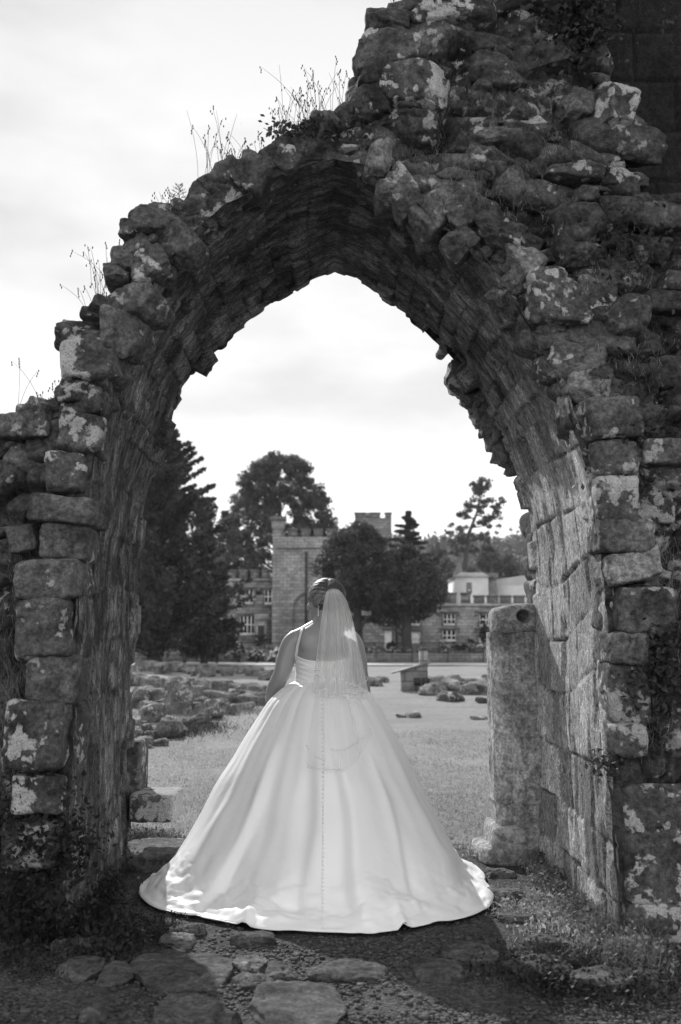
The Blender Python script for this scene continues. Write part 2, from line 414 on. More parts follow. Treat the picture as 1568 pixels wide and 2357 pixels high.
def smooth_resample(c, n):
    s = np.r_[0, np.cumsum(np.hypot(*np.diff(c, axis=0).T))]; t = np.linspace(0, s[-1], n)
    # gentle smoothing through Catmull-like cubic: linear resample then blur
    r = np.stack([np.interp(t, s, c[:, 0]), np.interp(t, s, c[:, 1])], -1)
    for _ in range(8):
        q = r.copy(); q[1:-1] = (r[:-2]+2*r[1:-1]+r[2:])/4; r = q
    return r, t
NH = 330
nL, _ = smooth_resample(ext_low(curve3(inL, YN)), NH); nR, _ = smooth_resample(ext_low(curve3(inR, YN), False), NH)
fL, _ = smooth_resample(ext_low(curve3(faL, YF)), NH); fR, _ = smooth_resample(ext_low(curve3(faR, YF), False), NH)
near = np.vstack([nL, nR[1:]]); far = np.vstack([fL, fR[1:]])
arc = np.r_[0, np.cumsum(np.hypot(*np.diff(near, axis=0).T))]
archway = empty('ruined_archway', (0, 5.5, 0), 'ruined medieval pointed stone archway with rubble masonry around it, framing the bride', 'stone arch')

def soffit():
    nu = len(near); nv = 120
    v = np.linspace(0, 1, nv)
    Cx = near[:, None, :]*(1-v)[None, :, None] + far[:, None, :]*v[None, :, None]
    U = np.repeat(arc[:, None], nv, 1); D = np.repeat((v*(YF-YN))[None], nu, 0)
    tan = np.gradient(near, axis=0); tan /= np.linalg.norm(tan, axis=1)[:, None]
    nrm = np.stack([tan[:, 1], -tan[:, 0]], -1)      # towards the opening
    mid = nu//2
    u = U.ravel(); d = D.ravel()
    right = (np.arange(nu)[:, None] >= mid)*np.ones((1, nv)); right = right.ravel()
    # coursed stones: bed joints run along the depth, blocks staggered
    lowz = Cx[:, :, 1].ravel() < 2.55; ch = np.where(lowz, .29, .125); jw = .45*vn(np.stack([u*1.1, d*.9, u*0], -1), 4); row = np.floor(u/ch + jw); fr = (u/ch + jw)-row
    bw_ = np.where(lowz, .20, .12)+np.where(lowz, .26, .2)*_h(row, row*0, row*0, 8); off = _h(row, row*0+1, row*0, 9); cb = d/bw_+off; colu = np.floor(cb); fc = cb-colu
    warp = .02*vn(np.stack([u*9, d*9, u*0], -1), 5)
    jd = np.minimum(np.minimum(fr, 1-fr)*ch, np.minimum(fc, 1-fc)*bw_)+warp*.35
    joint = 1-sstep(.0, .012, jd)
    blk = _h(row, colu, row*0, 21)
    pos = np.stack([u*1.2, d*6, u*0], -1)
    low = np.clip(Cx[:, :, 1].ravel()*-1.+2.9, 0, 1)
    amp_j = (.006+.014*right*low)*(.35+.65*sstep(-.2, .3, vn(np.stack([u*4, d*4, u*0], -1), 77)))
    h = -joint*amp_j*np.where(lowz, 1, 1.8) + (blk-.5)*np.where(lowz, .012, .032) + fbm(pos, 31, 4)*.012*(1-.5*right) + fbm(np.stack([u*9, d*15, u*0], -1), 33, 4)*.007*(1-.45*right) + fbm(np.stack([u*30, d*45, u*0], -1), 37, 3)*.003 + fbm(np.stack([u*1.1, d*1.3, u*0], -1), 35, 3)*.03
    c1 = np.floor(d/.075 + .5*vn(np.stack([u*2, d*2, u*0], -1), 61)); c2 = np.floor(u/.2+_h(c1, c1*0, c1*0, 62)*3); h += (_h(c1, c2, c1*0, 63)-.5)*.014*(1-.85*low)
    # deep weathering scars
    sc_ = fbm(np.stack([u*1.6, d*9, u*0+4], -1), 41, 4); h -= sstep(.2, .5, sc_)*.016
    # toothed arris at both ends
    cell = np.floor(u/.17+.4*vn(np.stack([u*3, u*0, u*0], -1), 57)); te = _h(cell, cell*0, cell*0, 55)
    e2 = sstep(.90, .93, d/(YF-YN)); e1 = 1-sstep(0, .05, d/(YF-YN))
    h += e2*(te-.55)*(.05+.06*(1-low)) - e1*(.01+.02*_h(np.floor(u/.27), cell*0, cell*0, 56))
    yy = YN + d + e2*(te-.5)*.07 - .0
    h = h*(.25+.75*sstep(.0, .35, np.abs(u-arc[mid])))
    H = h.reshape(nu, nv)
    XZ = Cx + nrm[:, None, :]*H[:, :, None]
    V = np.stack([XZ[:, :, 0].ravel(), yy, XZ[:, :, 1].ravel()], -1)
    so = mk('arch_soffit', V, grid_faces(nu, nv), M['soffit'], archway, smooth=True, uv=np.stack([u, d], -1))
    at = so.data.attributes.new('joint', 'FLOAT', 'POINT'); at.data.foreach_set('value', (joint*(.35+.65*sstep(-.2, .3, vn(np.stack([u*4, d*4, u*0], -1), 77)))).astype(np.float32))
    at = so.data.attributes.new('block', 'FLOAT', 'POINT'); at.data.foreach_set('value', blk.astype(np.float32))
soffit()

pairs = [((150,2080),(-600,2600)),((165,1800),(-600,2000)),((177,1500),(-600,1500)),((187,1290),(-600,1250)),((212,1100),(-500,1010)),((222,1010),(-100,985)),((230,960),(20,985)),((240,915),(70,950)),((250,870),(160,930)),
((262,830),(185,860)),((300,740),(212,755)),((350,660),(285,660)),((400,590),(300,575)),((460,520),(360,505)),((530,465),(465,462)),((600,425),(545,380)),((680,390),(655,335)),((768,366),(765,290)),
((847,384),(815,300)),((918,430),(822,215)),((1000,505),(850,130)),((1080,575),(860,60)),((1141,640),(948,45)),((1199,716),(960,-200)),((1244,797),(1000,-560)),((1285,877),(1360,-560)),((1312,967),(1378,100)),((1335,1032),(1440,300)),((1352,1100),(1455,420)),
((1366,1194),(1800,450)),((1380,1273),(2300,500)),((1392,1345),(2300,1000)),((1400,1454),(2300,1500)),((1400,1620),(2300,1700)),((1402,1750),(2300,2000)),((1408,1900),(2300,2300)),((1430,2180),(2300,3000))]
def dens(pl, per):
    out = []
    for a, b in zip(pl[:-1], pl[1:]):
        for k in range(per): out.append(a+(b-a)*k/per)
    out.append(pl[-1]); return np.array(out)
outer = dens(curve3([b for a, b in pairs], YN), 18)
nd = len(outer)
innp = curve3([a for a, b in pairs], YN)
# snap the inner ends to the smoothed near curve by arclength
def project_u(p): return arc[np.argmin(((near-p)**2).sum(1))]
iu = dens(np.array([[project_u(p)] for p in innp]), 18)[:, 0]; iu[0] = 0; iu[-1] = arc[-1]
inn = np.stack([np.interp(iu, arc, near[:, 0]), np.interp(iu, arc, near[:, 1])], -1)
def face():
    nw = 260; wv = np.linspace(0, 1, nw)**1.15
    XZ = inn[:, None, :]*(1-wv)[None, :, None]+outer[:, None, :]*wv[None, :, None]
    x = XZ[:, :, 0].ravel(); z = XZ[:, :, 1].ravel(); p = np.stack([x, z, x*0], -1)
    wp = fbm(p*2.2, 61, 3)*.35
    f1, f2, idh = worley(x/.26+wp, z/.17+wp*.8, 3)
    g1, g2, idg = worley(x/.11+wp, z/.08, 9)
    big = sstep(-.1, .2, fbm(p*1.1, 71, 2))
    relief = (sstep(.02, .3, f2-f1)*.07+(idh-.5)*.09)*(.4+.6*big) + (sstep(.02, .3, g2-g1)*.03+(idg-.5)*.03)*(1.2-.8*big)
    relief += fbm(p*1.5, 81, 4)*.12 + fbm(p*9, 82, 4)*.03 + fbm(p*30, 83, 3)*.012
    dist = np.repeat(wv[None]*1., nd, 0).ravel()*np.repeat(np.linalg.norm(outer-inn, axis=1), nw)
    k = sstep(.0, .22, dist)
    upper = sstep(2.3, 3.4, z)*sstep(.1, 1.2, x)
    y = YN + .01 + .07*k - relief*(.25+.75*k) + upper*.0
    V = np.stack([x, y, z], -1)
    mk('rubble_face', V, grid_faces(nd, nw)[:, ::-1], M['rubble'], archway, smooth=True)
    # wall top / broken skyline
    nt_ = 60; tv = np.linspace(0, 1, nt_); oy = y.reshape(nd, nw)[:, -1]
    Yt = oy[:, None]*(1-tv)[None]+(YF+.1)*tv[None]
    ctr = np.array([0, 1.5]); dr = outer-ctr; dr /= np.linalg.norm(dr, axis=1)[:, None]
    q = np.stack([np.repeat(outer[:, 0], nt_)*3, Yt.ravel()*3, np.repeat(outer[:, 1], nt_)*3], -1)
    hh = (fbm(q, 91, 4)*.09).reshape(nd, nt_)*sstep(0, .2, tv)[None]
    V = np.stack([(outer[:, 0][:, None]+dr[:, 0][:, None]*hh).ravel(), Yt.ravel(), (outer[:, 1][:, None]+dr[:, 1][:, None]*hh).ravel()], -1)
    mk('broken_wall_top', V, grid_faces(nd, nt_)[:, ::-1], M['rubble'], archway, smooth=True)
    # back face
    iF = np.stack([np.interp(iu, arc, far[:, 0]), np.interp(iu, arc, far[:, 1])], -1)
    dv = outer-iF; dv /= np.linalg.norm(dv, axis=1)[:, None]+1e-6; iF = iF+dv*.07
    # guard: the far opening can stand proud of the outer line on the left haunch
    nb = 50; bv = np.linspace(0, 1, nb)
    XZ = iF[:, None, :]*(1-bv)[None, :, None]+outer[:, None, :]*bv[None, :, None]
    x = XZ[:, :, 0].ravel(); z = XZ[:, :, 1].ravel()
    y = YF+.06+fbm(np.stack([x*4, z*4, x*0], -1), 95, 3)*.03
    mk('rear_rubble_face', np.stack([x, y, z], -1), grid_faces(nd, nb), M['rubble'], archway, smooth=True)
face()

# the big individual stones of the ring and the jambs (cx, cy, w, h, tilt, material, name, squareness)
blocks = [
(356,512,96,86,35,'block'),(313,540,58,44,-10,'block'),(422,510,92,72,-30,'lichen_block'),(332,572,95,52,-20,'block'),(291,607,62,52,0,'block'),(424,568,84,80,-40,'block'),(354,622,86,86,10,'lichen_block'),(276,642,52,46,0,'block'),
(321,692,120,82,-8,'block'),(244,716,72,36,-25,'rubble'),(190,780,106,78,-20,'block'),(289,770,92,106,-10,'block'),(219,840,140,86,5,'lichen_block'),(198,922,92,100,10,'block'),(160,905,46,64,0,'block'),
(192,1009,100,90,-5,'block'),(134,1012,52,84,5,'block'),(92,975,72,78,0,'block'),(28,990,64,60,0,'block'),(160,1092,88,94,0,'lichen_block'),(155,1176,142,66,-6,'block'),(153,1248,104,82,-4,'block'),(122,1334,128,88,3,'block'),(120,1446,112,136,3,'block'),
(128,1565,104,112,-4,'block'),(106,1688,122,152,-2,'lichen_block'),(108,1822,104,84,0,'lichen_block'),(84,1935,120,110,0,'rubble'),(64,1240,50,60,10,'block'),
(462,478,90,74,-38,'block'),(500,435,90,66,-35,'block'),(530,405,76,80,-30,'block'),(585,406,86,84,-30,'block'),(655,372,86,66,-25,'lichen_block'),(719,337,84,62,-15,'lichen_block'),(751,290,68,48,-5,'block'),(681,330,66,48,-15,'block'),(620,372,56,60,-20,'block'),
(800,300,60,36,10,'rubble'),(815,336,80,56,20,'lichen_block'),(876,373,62,78,-25,'pale_block'),(835,372,50,60,20,'block'),(924,448,70,104,30,'block'),(985,505,66,84,38,'block'),(1055,505,60,72,30,'lichen_block'),(1108,505,146,84,-32,'lichen_block'),
(1150,545,104,64,-20,'lichen_block'),(1060,560,86,60,45,'block'),(1205,597,104,58,-32,'pale_block'),(1180,437,96,84,-15,'block'),(1122,386,136,60,-8,'lichen_block'),(1086,302,80,44,0,'lichen_block'),(1205,290,146,30,-2,'lichen_block'),(1141,328,116,44,-4,'block'),
(1257,648,84,66,30,'lichen_block'),(1180,650,90,60,48,'block'),(1282,712,138,104,-10,'lichen_block'),(1359,680,70,80,0,'block'),(1333,398,158,52,5,'block'),(1340,460,60,38,0,'block'),(1404,258,92,126,-12,'lichen_block'),(1320,250,70,80,-20,'block'),(1333,531,120,84,0,'rubble'),(1335,592,110,70,0,'rubble'),
(898,128,138,108,-18,'lichen_block'),(892,54,104,50,-12,'block'),(847,226,92,112,0,'block'),(950,226,190,108,-3,'lichen_block'),(1045,30,190,110,4,'lichen_block'),(1212,10,130,40,0,'block'),(1120,180,160,90,5,'rubble'),(1100,110,150,60,-4,'rubble'),(1250,150,120,70,0,'rubble'),
(1271,738,100,86,10,'block'),(1356,716,86,116,-5,'lichen_block'),(1435,741,110,84,0,'block'),(1317,814,130,92,-8,'lichen_block'),(1345,897,100,80,-14,'pale_block'),(1395,972,122,100,5,'lichen_block'),(1403,1063,100,78,0,'block'),(1403,1149,88,100,0,'lichen_block'),
(1428,1236,116,82,-2,'block'),(1446,1312,116,70,12,'pale_block'),(1466,1402,124,108,-4,'block'),(1436,1492,84,74,0,'block'),(1444,1590,90,138,0,'block'),(1436,1695,80,72,0,'block'),(1520,1050,90,60,0,'block'),(1500,1180,80,60,0,'rubble'),(1535,870,100,70,0,'rubble'),(1530,700,100,60,4,'rubble')]
for i, (cx, cy, ww, hh, rot, mt) in enumerate(blocks):
    c = P(cx, cy, YN+.05); sx = ww/F*YN*1.10; sz = hh/F*YN*1.10
    rs = random.Random(i*13+5)
    kk = rs.uniform(6, 13); dp = min(.42, max(.22, (sx+sz)*.7))
    jamb = (cy > 950 and (cx < 250 or cx > 1330))
    if jamb: sz *= .93; kk = rs.uniform(7, 11)
    V, Fc = rock((c.x, YN+.125-jamb*.02-rs.uniform(-.015, .05)+(dp-.3)*.3, c.z), (sx, dp, sz), (rs.uniform(-.12, .12), math.radians(-rot), rs.uniform(-.15, .15)), i+1, 30, kk, .12 if jamb else .2)
    nm = 'jamb_stone' if (cy > 950 and (cx < 250 or cx > 1330)) else 'arch_stone'
    mk(nm, V, Fc, M[mt], archway, smooth=True)
# smaller rubble, as one part
def filler():
    Vs = []; Fs = []; n = 0; rs = random.Random(3)
    poly = [tuple(p) for p in np.vstack([inn[::6], outer[::-6]])]
    cnt = 0; big_n = 0
    while cnt < 620:
        i = rs.randrange(nd); t = rs.random()**.8; p = inn[i]*(1-t)+outer[i]*t
        if abs(p[0]) > 2.6 or p[1] > 5.2 or p[1] < .05: continue
        dd = np.linalg.norm(p-inn[i])
        if dd < .12: continue
        s = rs.choice((.05, .07, .09, .16))*rs.uniform(.7, 1.2)*(1+.3*(p[0] > 0))
        V, Fc = rock((p[0], YN+.12-rs.uniform(0, .06)*(s < .12), p[1]), (s*rs.uniform(1, 2.2), s*1.2, s*rs.uniform(.5, .9)), (rs.uniform(-.3, .3), rs.uniform(-.4, .4), rs.uniform(-.3, .3)), 300+cnt, 9, rs.uniform(3, 8), .28)
        cnt += 1
        if s > .135 and big_n < 45: big_n += 1; mk('rubble_stone', V, Fc, M['rubble'], archway, smooth=True); continue
        Vs.append(V); Fs.append(Fc+n); n += len(V)
    # skyline lumps
    for i in range(8*18, 24*18, 3):
        p = outer[i]; s = rs.uniform(.05, .13)
        V, Fc = rock((p[0]+rs.uniform(-.03, .03), rs.uniform(YN, YF), p[1]+rs.uniform(-.05, .03)), (s*rs.uniform(1, 1.8), s*2, s), (rs.uniform(-.3, .3), rs.uniform(-.5, .5), 0), 1300+i, 7, rs.uniform(2.5, 6), .2)
        Vs.append(V); Fs.append(Fc+n); n += len(V)
    # ragged broken masonry beyond the far edge on the right haunch
    for k, (cx, cy, ww, hh) in enumerate([(1012,808,26,22),(1040,875,46,66),(1060,895,50,50),(1075,915,50,50),(1105,955,50,50),(1120,985,44,56),(1135,1015,50,50),(1150,1045,56,56),(1165,1060,50,50),(1195,1108,22,26),(1212,1215,26,60),(1214,1260,24,50),(1220,1320,26,80),(1222,1370,22,70),(1092,935,40,40),(1178,1078,36,40)]):
        c = P(cx+8, cy-4, YF+.22); V, Fc = rock(c, (ww/F*6.4, .4, hh/F*6.4), (0, rs.uniform(-.5, .5), 0), 2000+k, 12, 4, .26)
        mk('broken_stone', V, Fc, M['block'], archway, smooth=True)
    tag(mk('small_rubble', np.vstack(Vs), np.vstack(Fs), M['block'], archway, smooth=True), kind='stuff')
filler()
# core behind, closing the wall so that no light leaks: inner skin of the passage is thick already
adopt(archway)

# dark ashlar wall closing the view top right, coming forward beside the ruin
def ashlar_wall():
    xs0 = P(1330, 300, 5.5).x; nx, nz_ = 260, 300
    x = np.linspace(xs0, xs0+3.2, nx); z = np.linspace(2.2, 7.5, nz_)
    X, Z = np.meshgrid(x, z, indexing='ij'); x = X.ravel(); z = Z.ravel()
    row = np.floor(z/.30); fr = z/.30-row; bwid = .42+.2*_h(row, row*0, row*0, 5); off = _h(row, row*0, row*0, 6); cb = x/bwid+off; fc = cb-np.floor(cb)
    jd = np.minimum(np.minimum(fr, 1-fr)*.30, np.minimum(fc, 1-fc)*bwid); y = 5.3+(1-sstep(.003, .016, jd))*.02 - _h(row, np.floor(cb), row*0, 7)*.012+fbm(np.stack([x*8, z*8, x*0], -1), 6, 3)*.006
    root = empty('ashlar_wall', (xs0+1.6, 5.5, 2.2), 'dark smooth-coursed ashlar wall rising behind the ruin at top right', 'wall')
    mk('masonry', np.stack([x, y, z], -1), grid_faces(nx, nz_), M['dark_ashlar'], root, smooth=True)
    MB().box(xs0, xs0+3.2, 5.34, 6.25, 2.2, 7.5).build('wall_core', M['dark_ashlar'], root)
    adopt(root)
ashlar_wall()

# plinth / buttress, lower right
def buttress():
    a = G(1446, 2165); root = empty('stone_buttress', (1.75, 4.5, 0), 'square lichen-spotted stone buttress with dark front, at the lower right edge', 'buttress')
    x0 = a.x-.0; yf = a.y
    ztop = P(1446, 1808, yf).z
    zs_ = [-.15, P(1446, 2080, yf).z, P(1446, 1808, yf).z]
    for i, (z0, z1) in enumerate(zip(zs_[:-1], zs_[1:])):
        for j, (xa, xb) in enumerate(((x0, x0+.62), (x0+.625, x0+1.6))):
            V, Fc = rock(((xa+xb)/2, (yf+4.95)/2, (z0+z1)/2), (xb-xa+.02, 4.95-yf+.04, z1-z0+.015), (0, 0, 0), 500+i*3+j, 34, 14, .05)
            mk('base_course' if i == 0 else 'upper_block', V, Fc, M['buttress'], root, smooth=True)
    adopt(root)
buttress()

# engaged pier on the far right of the opening
def pier():
    Yp = 6.45; root = empty('stone_pier', (P(1180, 1900, Yp).x, Yp, 0), 'broken moulded stone pier with a holed capital, beside the right jamb', 'pier')
    x0 = P(1131, 1700, Yp).x; x1 = P(1262, 1700, Yp).x; zt = P(1180, 1455, Yp).z; zb = P(1180, 1905, Yp).z
    n = 160; zs_ = np.linspace(zb, zt, n); 
    prof = np.array([(x1+.05, .25), (x1+.05, -.02), (x1-.01, -.13), (x1-.06, -.17), (x1-.12, -.175), (x0+.15, -.165), (x0+.125, -.145), (x0+.115, -.12), (x0+.10, -.13), (x0+.06, -.13), (x0+.02, -.10), (x0, -.05), (x0+.005, .1), (x0+.02, .25)])
    s = np.r_[0, np.cumsum(np.hypot(*np.diff(prof, axis=0).T))]; t = np.linspace(0, s[-1], 150); pr = np.stack([np.interp(t, s, prof[:, 0]), np.interp(t, s, prof[:, 1])], -1)
    for _ in range(2): pr[1:-1] = (pr[:-2]+2*pr[1:-1]+pr[2:])/4
    A = np.repeat(pr[None], n, 0); Z = np.repeat(zs_[:, None], 150, 1)
    p = np.stack([A[:, :, 0].ravel(), A[:, :, 1].ravel(), Z.ravel()], -1); h = fbm(p*np.array([8, 8, 3]), 71, 4)*.018+fbm(p*30, 72, 3)*.005
    jz = zb+.17; h -= (1-sstep(.002, .012, np.abs(p[:, 2]-jz)))*.012; h += np.where(p[:, 2] < jz, .012, 0)
    tg = np.gradient(pr, axis=0); nn = np.stack([tg[:, 1], -tg[:, 0]], -1); nn /= np.linalg.norm(nn, axis=1)[:, None]; nn = np.tile(nn, (n, 1))
    V = np.stack([p[:, 0]-nn[:, 0]*h*-1, Yp+p[:, 1]-nn[:, 1]*h*-1, p[:, 2]], -1)
    mk('shaft', V, grid_faces(n, 150), M['pier'], root, smooth=True)
    # capital with a socket hole
    c = P(1187, 1426, Yp); V, Fc = rock((c.x, Yp-.0, c.z), (112/F*Yp, .42, 66/F*Yp), (0, math.radians(-4), 0), 77, 40, 5, .08)
    hc = P(1206, 1418, Yp-.2); d = np.hypot(V[:, 0]-hc.x, (V[:, 2]-hc.z)*1.1); front = V[:, 1] < Yp-.03
    V[:, 1] += np.where(front, (1-sstep(.022, .05, d))*.14, 0)
    mk('capital', V, Fc, M['pier'], root, smooth=True)
    c = P(1184, 1928, Yp); V, Fc = rock((c.x, Yp+.02, zb-.09), (.33, .42, .26), (0, 0, 0), 78, 24, 8, .06); mk('base_moulding', V, Fc, M['pier'], root, smooth=True)
    c = G(1155, 1945); V, Fc = rock((c.x, 6.5, .035), (.44, .44, .11), (0, 0, .05), 79, 24, 6, .12); mk('plinth', V, Fc, M['pier'], root, smooth=True)
    adopt(root)
pier()

def tagged_rock(name, label, cat, c, size, rot, seed, n, k, rough, mt, group=None):
    base = (c[0], c[1], 0)
    V, Fc = rock((c[0]-base[0], c[1]-base[1], c[2]), size, rot, seed, n, k, rough)
    o = mk(name, V, Fc, M[mt], None, smooth=True); o.location = base; tag(o, label, cat, group); return o
Yq = 6.45
c = P(318, 1768, Yq); tagged_rock('stone_post', 'dark upright stone stub against the far left jamb', 'stone', (c.x-.02, Yq, c.z), (.12, .3, .36), (0, 0, 0), 81, 20, 9, .05, 'block')
c = P(354, 1857, Yq-.2); tagged_rock('stone_block', 'squared stone block with two pale lichen spots beside the foot of the left jamb', 'stone', (c.x, Yq-.1, c.z), (.28, .36, .17), (0, 0, 0), 82, 24, 10, .04, 'buttress')
c = P(352, 1897, Yq-.2); tagged_rock('stone_slab', 'flat mossy slab under the squared block at the left jamb', 'stone', (c.x, Yq-.1, .03), (.42, .5, .14), (0, 0, 0), 83, 20, 8, .1, 'block')

# ------------------------------------------------------------ bride
YB = 6.05
def B(px, py, dy=0): return P(px, py, YB+dy)
def cloth(name, lo, rough, sheen=.3, trans=0, bumpsc=0):
    m, t, bs = newmat(name)
    bs.inputs['Base Color'].default_value = g(lo); bs.inputs['Roughness'].default_value = rough; bs.inputs['Sheen Weight'].default_value = sheen; bs.inputs['Specular IOR Level'].default_value = .35
    geo = t.nodes.new('ShaderNodeNewGeometry'); a = noise(t, geo.outputs['Position'], 9, 5, .6, .4)
    b = N(t, 'ShaderNodeBump', Strength=.18, Distance=.02); t.links.new(a, b.inputs['Height']); t.links.new(b.outputs[0], bs.inputs['Normal'])
    if trans:
        tr = N(t, 'ShaderNodeBsdfTranslucent', Color=g(lo)); mx = t.nodes.new('ShaderNodeMixShader'); mx.inputs[0].default_value = trans
        t.links.new(bs.outputs[0], mx.inputs[1]); t.links.new(tr.outputs[0], mx.inputs[2]); t.links.new(mx.outputs[0], t.nodes['Material Output'].inputs[0])
    return m
M['satin'] = cloth('ivory_satin', .86, .42, .3, .06)
M['ribbon'] = cloth('satin_ribbon', .9, .4, .2, .3)
def skin_mat():
    m, t, bs = newmat('skin'); bs.inputs['Base Color'].default_value = g(.29); bs.inputs['Roughness'].default_value = .45
    bs.inputs['Subsurface Weight'].default_value = .15; bs.inputs['Subsurface Radius'].default_value = (.01, .01, .01); bs.inputs['Subsurface Scale'].default_value = .5
    geo = t.nodes.new('ShaderNodeNewGeometry'); a = noise(t, geo.outputs['Position'], 60, 4, .6)
    b = N(t, 'ShaderNodeBump', Strength=.08, Distance=.004); t.links.new(a, b.inputs['Height']); t.links.new(b.outputs[0], bs.inputs['Normal']); return m
M['skin'] = skin_mat()
def hair_mat():
    m, t, bs = newmat('pinned_hair'); geo = t.nodes.new('ShaderNodeNewGeometry')
    v = mapr(t, geo.outputs['Random Per Island'], 0, 1, .05, .34)
    fin(t, bs, v, .38); bs.inputs['Specular IOR Level'].default_value = .6; return m
M['hair'] = hair_mat()
M['hair_base'] = simple('hair_underlayer', .04, .09, 60, .5)
def tulle():
    m, t, bs = newmat('veil_tulle'); bs.inputs['Base Color'].default_value = g(.95); bs.inputs['Roughness'].default_value = .8; bs.inputs['Sheen Weight'].default_value = .5
    tl = N(t, 'ShaderNodeBsdfTranslucent', Color=g(.95)); m1 = t.nodes.new('ShaderNodeMixShader'); m1.inputs[0].default_value = .6
    t.links.new(bs.outputs[0], m1.inputs[1]); t.links.new(tl.outputs[0], m1.inputs[2])
    tp = t.nodes.new('ShaderNodeBsdfTransparent'); m2 = t.nodes.new('ShaderNodeMixShader')
    uvn = t.nodes.new('ShaderNodeUVMap')
    a = noise(t, vecmap(t, uvn.outputs[0], (11, .4, 1)), 1.0, 1.5, .5)
    t.links.new(mapr(t, a,   .3, .75, .42, .68), m2.inputs[0])
    t.links.new(tp.outputs[0], m2.inputs[1]); t.links.new(m1.outputs[0], m2.inputs[2]); t.links.new(m2.outputs[0], t.nodes['Material Output'].inputs[0]); return m
M['tulle'] = tulle()

bride = empty('person', (B(747, 1500).x, YB, 0), 'woman in white ball gown and veil seen from behind, head turned left, under the arch', 'person')
# --- body, one continuous skin grown from overlapping volumes
def ell(c, r, rot=None, n=10, k=2.0):
    V, Fc = cubesph(n); p = V/((np.abs(V)**k).sum(1)**(1/k))[:, None]*np.array(r)
    if rot is not None: p = p@np.array(rot).T
    return p+np.array(c), Fc
bodyV = []; bodyF = []; bn = 0
def addb(vf):
    global bn
    V, Fc = vf; bodyV.append(np.asarray(V, float)); bodyF.extend([tuple(int(i)+bn for i in f) for f in Fc]); bn += len(V)
def limb(pts, rad, k=16):
    mb = MB()
    pts = [Vector(p) for p in pts]
    # subdivide with smooth radii
    P2 = []; R2 = []
    for i in range(len(pts)-1):
        for j in range(8):
            t = j/8; p0 = pts[max(i-1, 0)]; p1 = pts[i]; p2 = pts[i+1]; p3 = pts[min(i+2, len(pts)-1)]
            P2.append(.5*((2*p1)+(p2-p0)*t+(2*p0-5*p1+4*p2-p3)*t*t+(3*p1-p0-3*p2+p3)*t**3)); s_ = t*t*(3-2*t); R2.append(rad[i]*(1-s_)+rad[i+1]*s_)
    P2.append(pts[-1]); R2.append(rad[-1])
    mb.tube(P2, R2, k); addb((np.concatenate(mb.V), mb.F))
def slab(rows, n=28):     # rows: (cx, cy, z, rx, ry) lofted ellipses
    V = []; Fc = []
    for (cx, cy, z, rx, ry) in rows:
        for j in range(n):
            q = 2*math.pi*j/n; c_, s_ = math.cos(q), math.sin(q)
            V.append((cx+rx*math.copysign(abs(c_)**.85, c_), cy+ry*math.copysign(abs(s_)**.85, s_), z))
    m = len(rows)
    Fc = [(i*n+j, i*n+(j+1) % n, (i+1)*n+(j+1) % n, (i+1)*n+j) for i in range(m-1) for j in range(n)]+[tuple(range(n-1, -1, -1)), tuple((m-1)*n+j for j in range(n))]
    addb((np.array(V), Fc))
def interp_rows(keys, per=6):
    out = []
    for i in range(len(keys)-1):
        for j in range(per):
            t = j/per; t = t*t*(3-2*t) if False else t; out.append(tuple(a*(1-t)+b*t for a, b in zip(keys[i], keys[i+1])))
    out.append(keys[-1]); return out
zz = lambda py, dy=0: B(747, py, dy).z
cx = B(746, 1500).x
slab(interp_rows([(cx, YB, .90, .19, .135), (cx, YB, zz(1575), .168, .118), (cx, YB, zz(1545), .160, .115), (cx, YB, zz(1515), .168, .12), (cx, YB, zz(1490), .172, .12), (cx, YB, zz(1468), .172, .105), (cx, YB, zz(1452), .160, .085), (cx, YB+.005, zz(1440), .105, .07), (cx, YB+.01, zz(1431), .068, .06)]))
# neck, leaning forward a little
limb([(cx, YB+.0, zz(1450)), (cx-.004, YB+.015, zz(1425)), (B(744, 1400).x, YB+.03, zz(1396))], [.075, .056, .057])
# hips and legs under the gown
slab(interp_rows([(cx, YB, .68, .13, .12), (cx, YB, .85, .205, .15), (cx, YB, .95, .19, .14)]))
for s in (-1, 1):
    limb([(cx+s*.10, YB, .84), (cx+s*.095, YB+.01, .50), (cx+s*.09, YB-.005, .28), (cx+s*.085, YB, .10)], [.095, .06, .058, .04])
    limb([(cx+s*.085, YB-.04, .06), (cx+s*.09, YB+.08, .045), (cx+s*.10, YB+.18, .03)], [.035, .042, .028])
# arms
def arm(pts, rad, hdir, s):
    limb(pts, rad)
    w0 = Vector(pts[-1]); d = Vector(hdir).normalized(); side = d.cross(Vector((0, 0, 1))).normalized()*s; up = side.cross(d).normalized()
    R = Matrix((side, d, up)).transposed()
    addb(ell(w0+d*.05, (.036, .055, .017), R, 8, 2.6))
    for f, (o_, L) in enumerate(((-.028, .070), (-.009, .080), (.010, .075), (.028, .060))):
        a = w0+d*.092+side*o_; limb([a, a+d*L*.45+up*-.012, a+d*L*.75+up*-.03, a+d*L*.85+up*-.048], [.0095, .009, .0085, .0075], 8)
    a = w0+d*.03-side*.03; limb([a, a-side*.022+d*.02-up*.008, a-side*.03+d*.055-up*.02], [.012, .0105, .009], 8)
arm([B(688, 1468), B(671, 1484), B(659, 1515, -.01), B(648, 1553, -.02), B(634, 1580, .02), B(626, 1606, .10), B(627, 1632, .20)], [.060, .062, .058, .052, .048, .040, .030], (.15, .8, -.55), -1)
arm([B(802, 1469), B(814, 1484), B(823, 1515, -.01), B(829, 1553, -.02), B(836, 1585, .02), B(838, 1606, .10), B(836, 1632, .20)], [.062, .060, .056, .049, .044, .038, .030], (-.15, .8, -.55), 1)
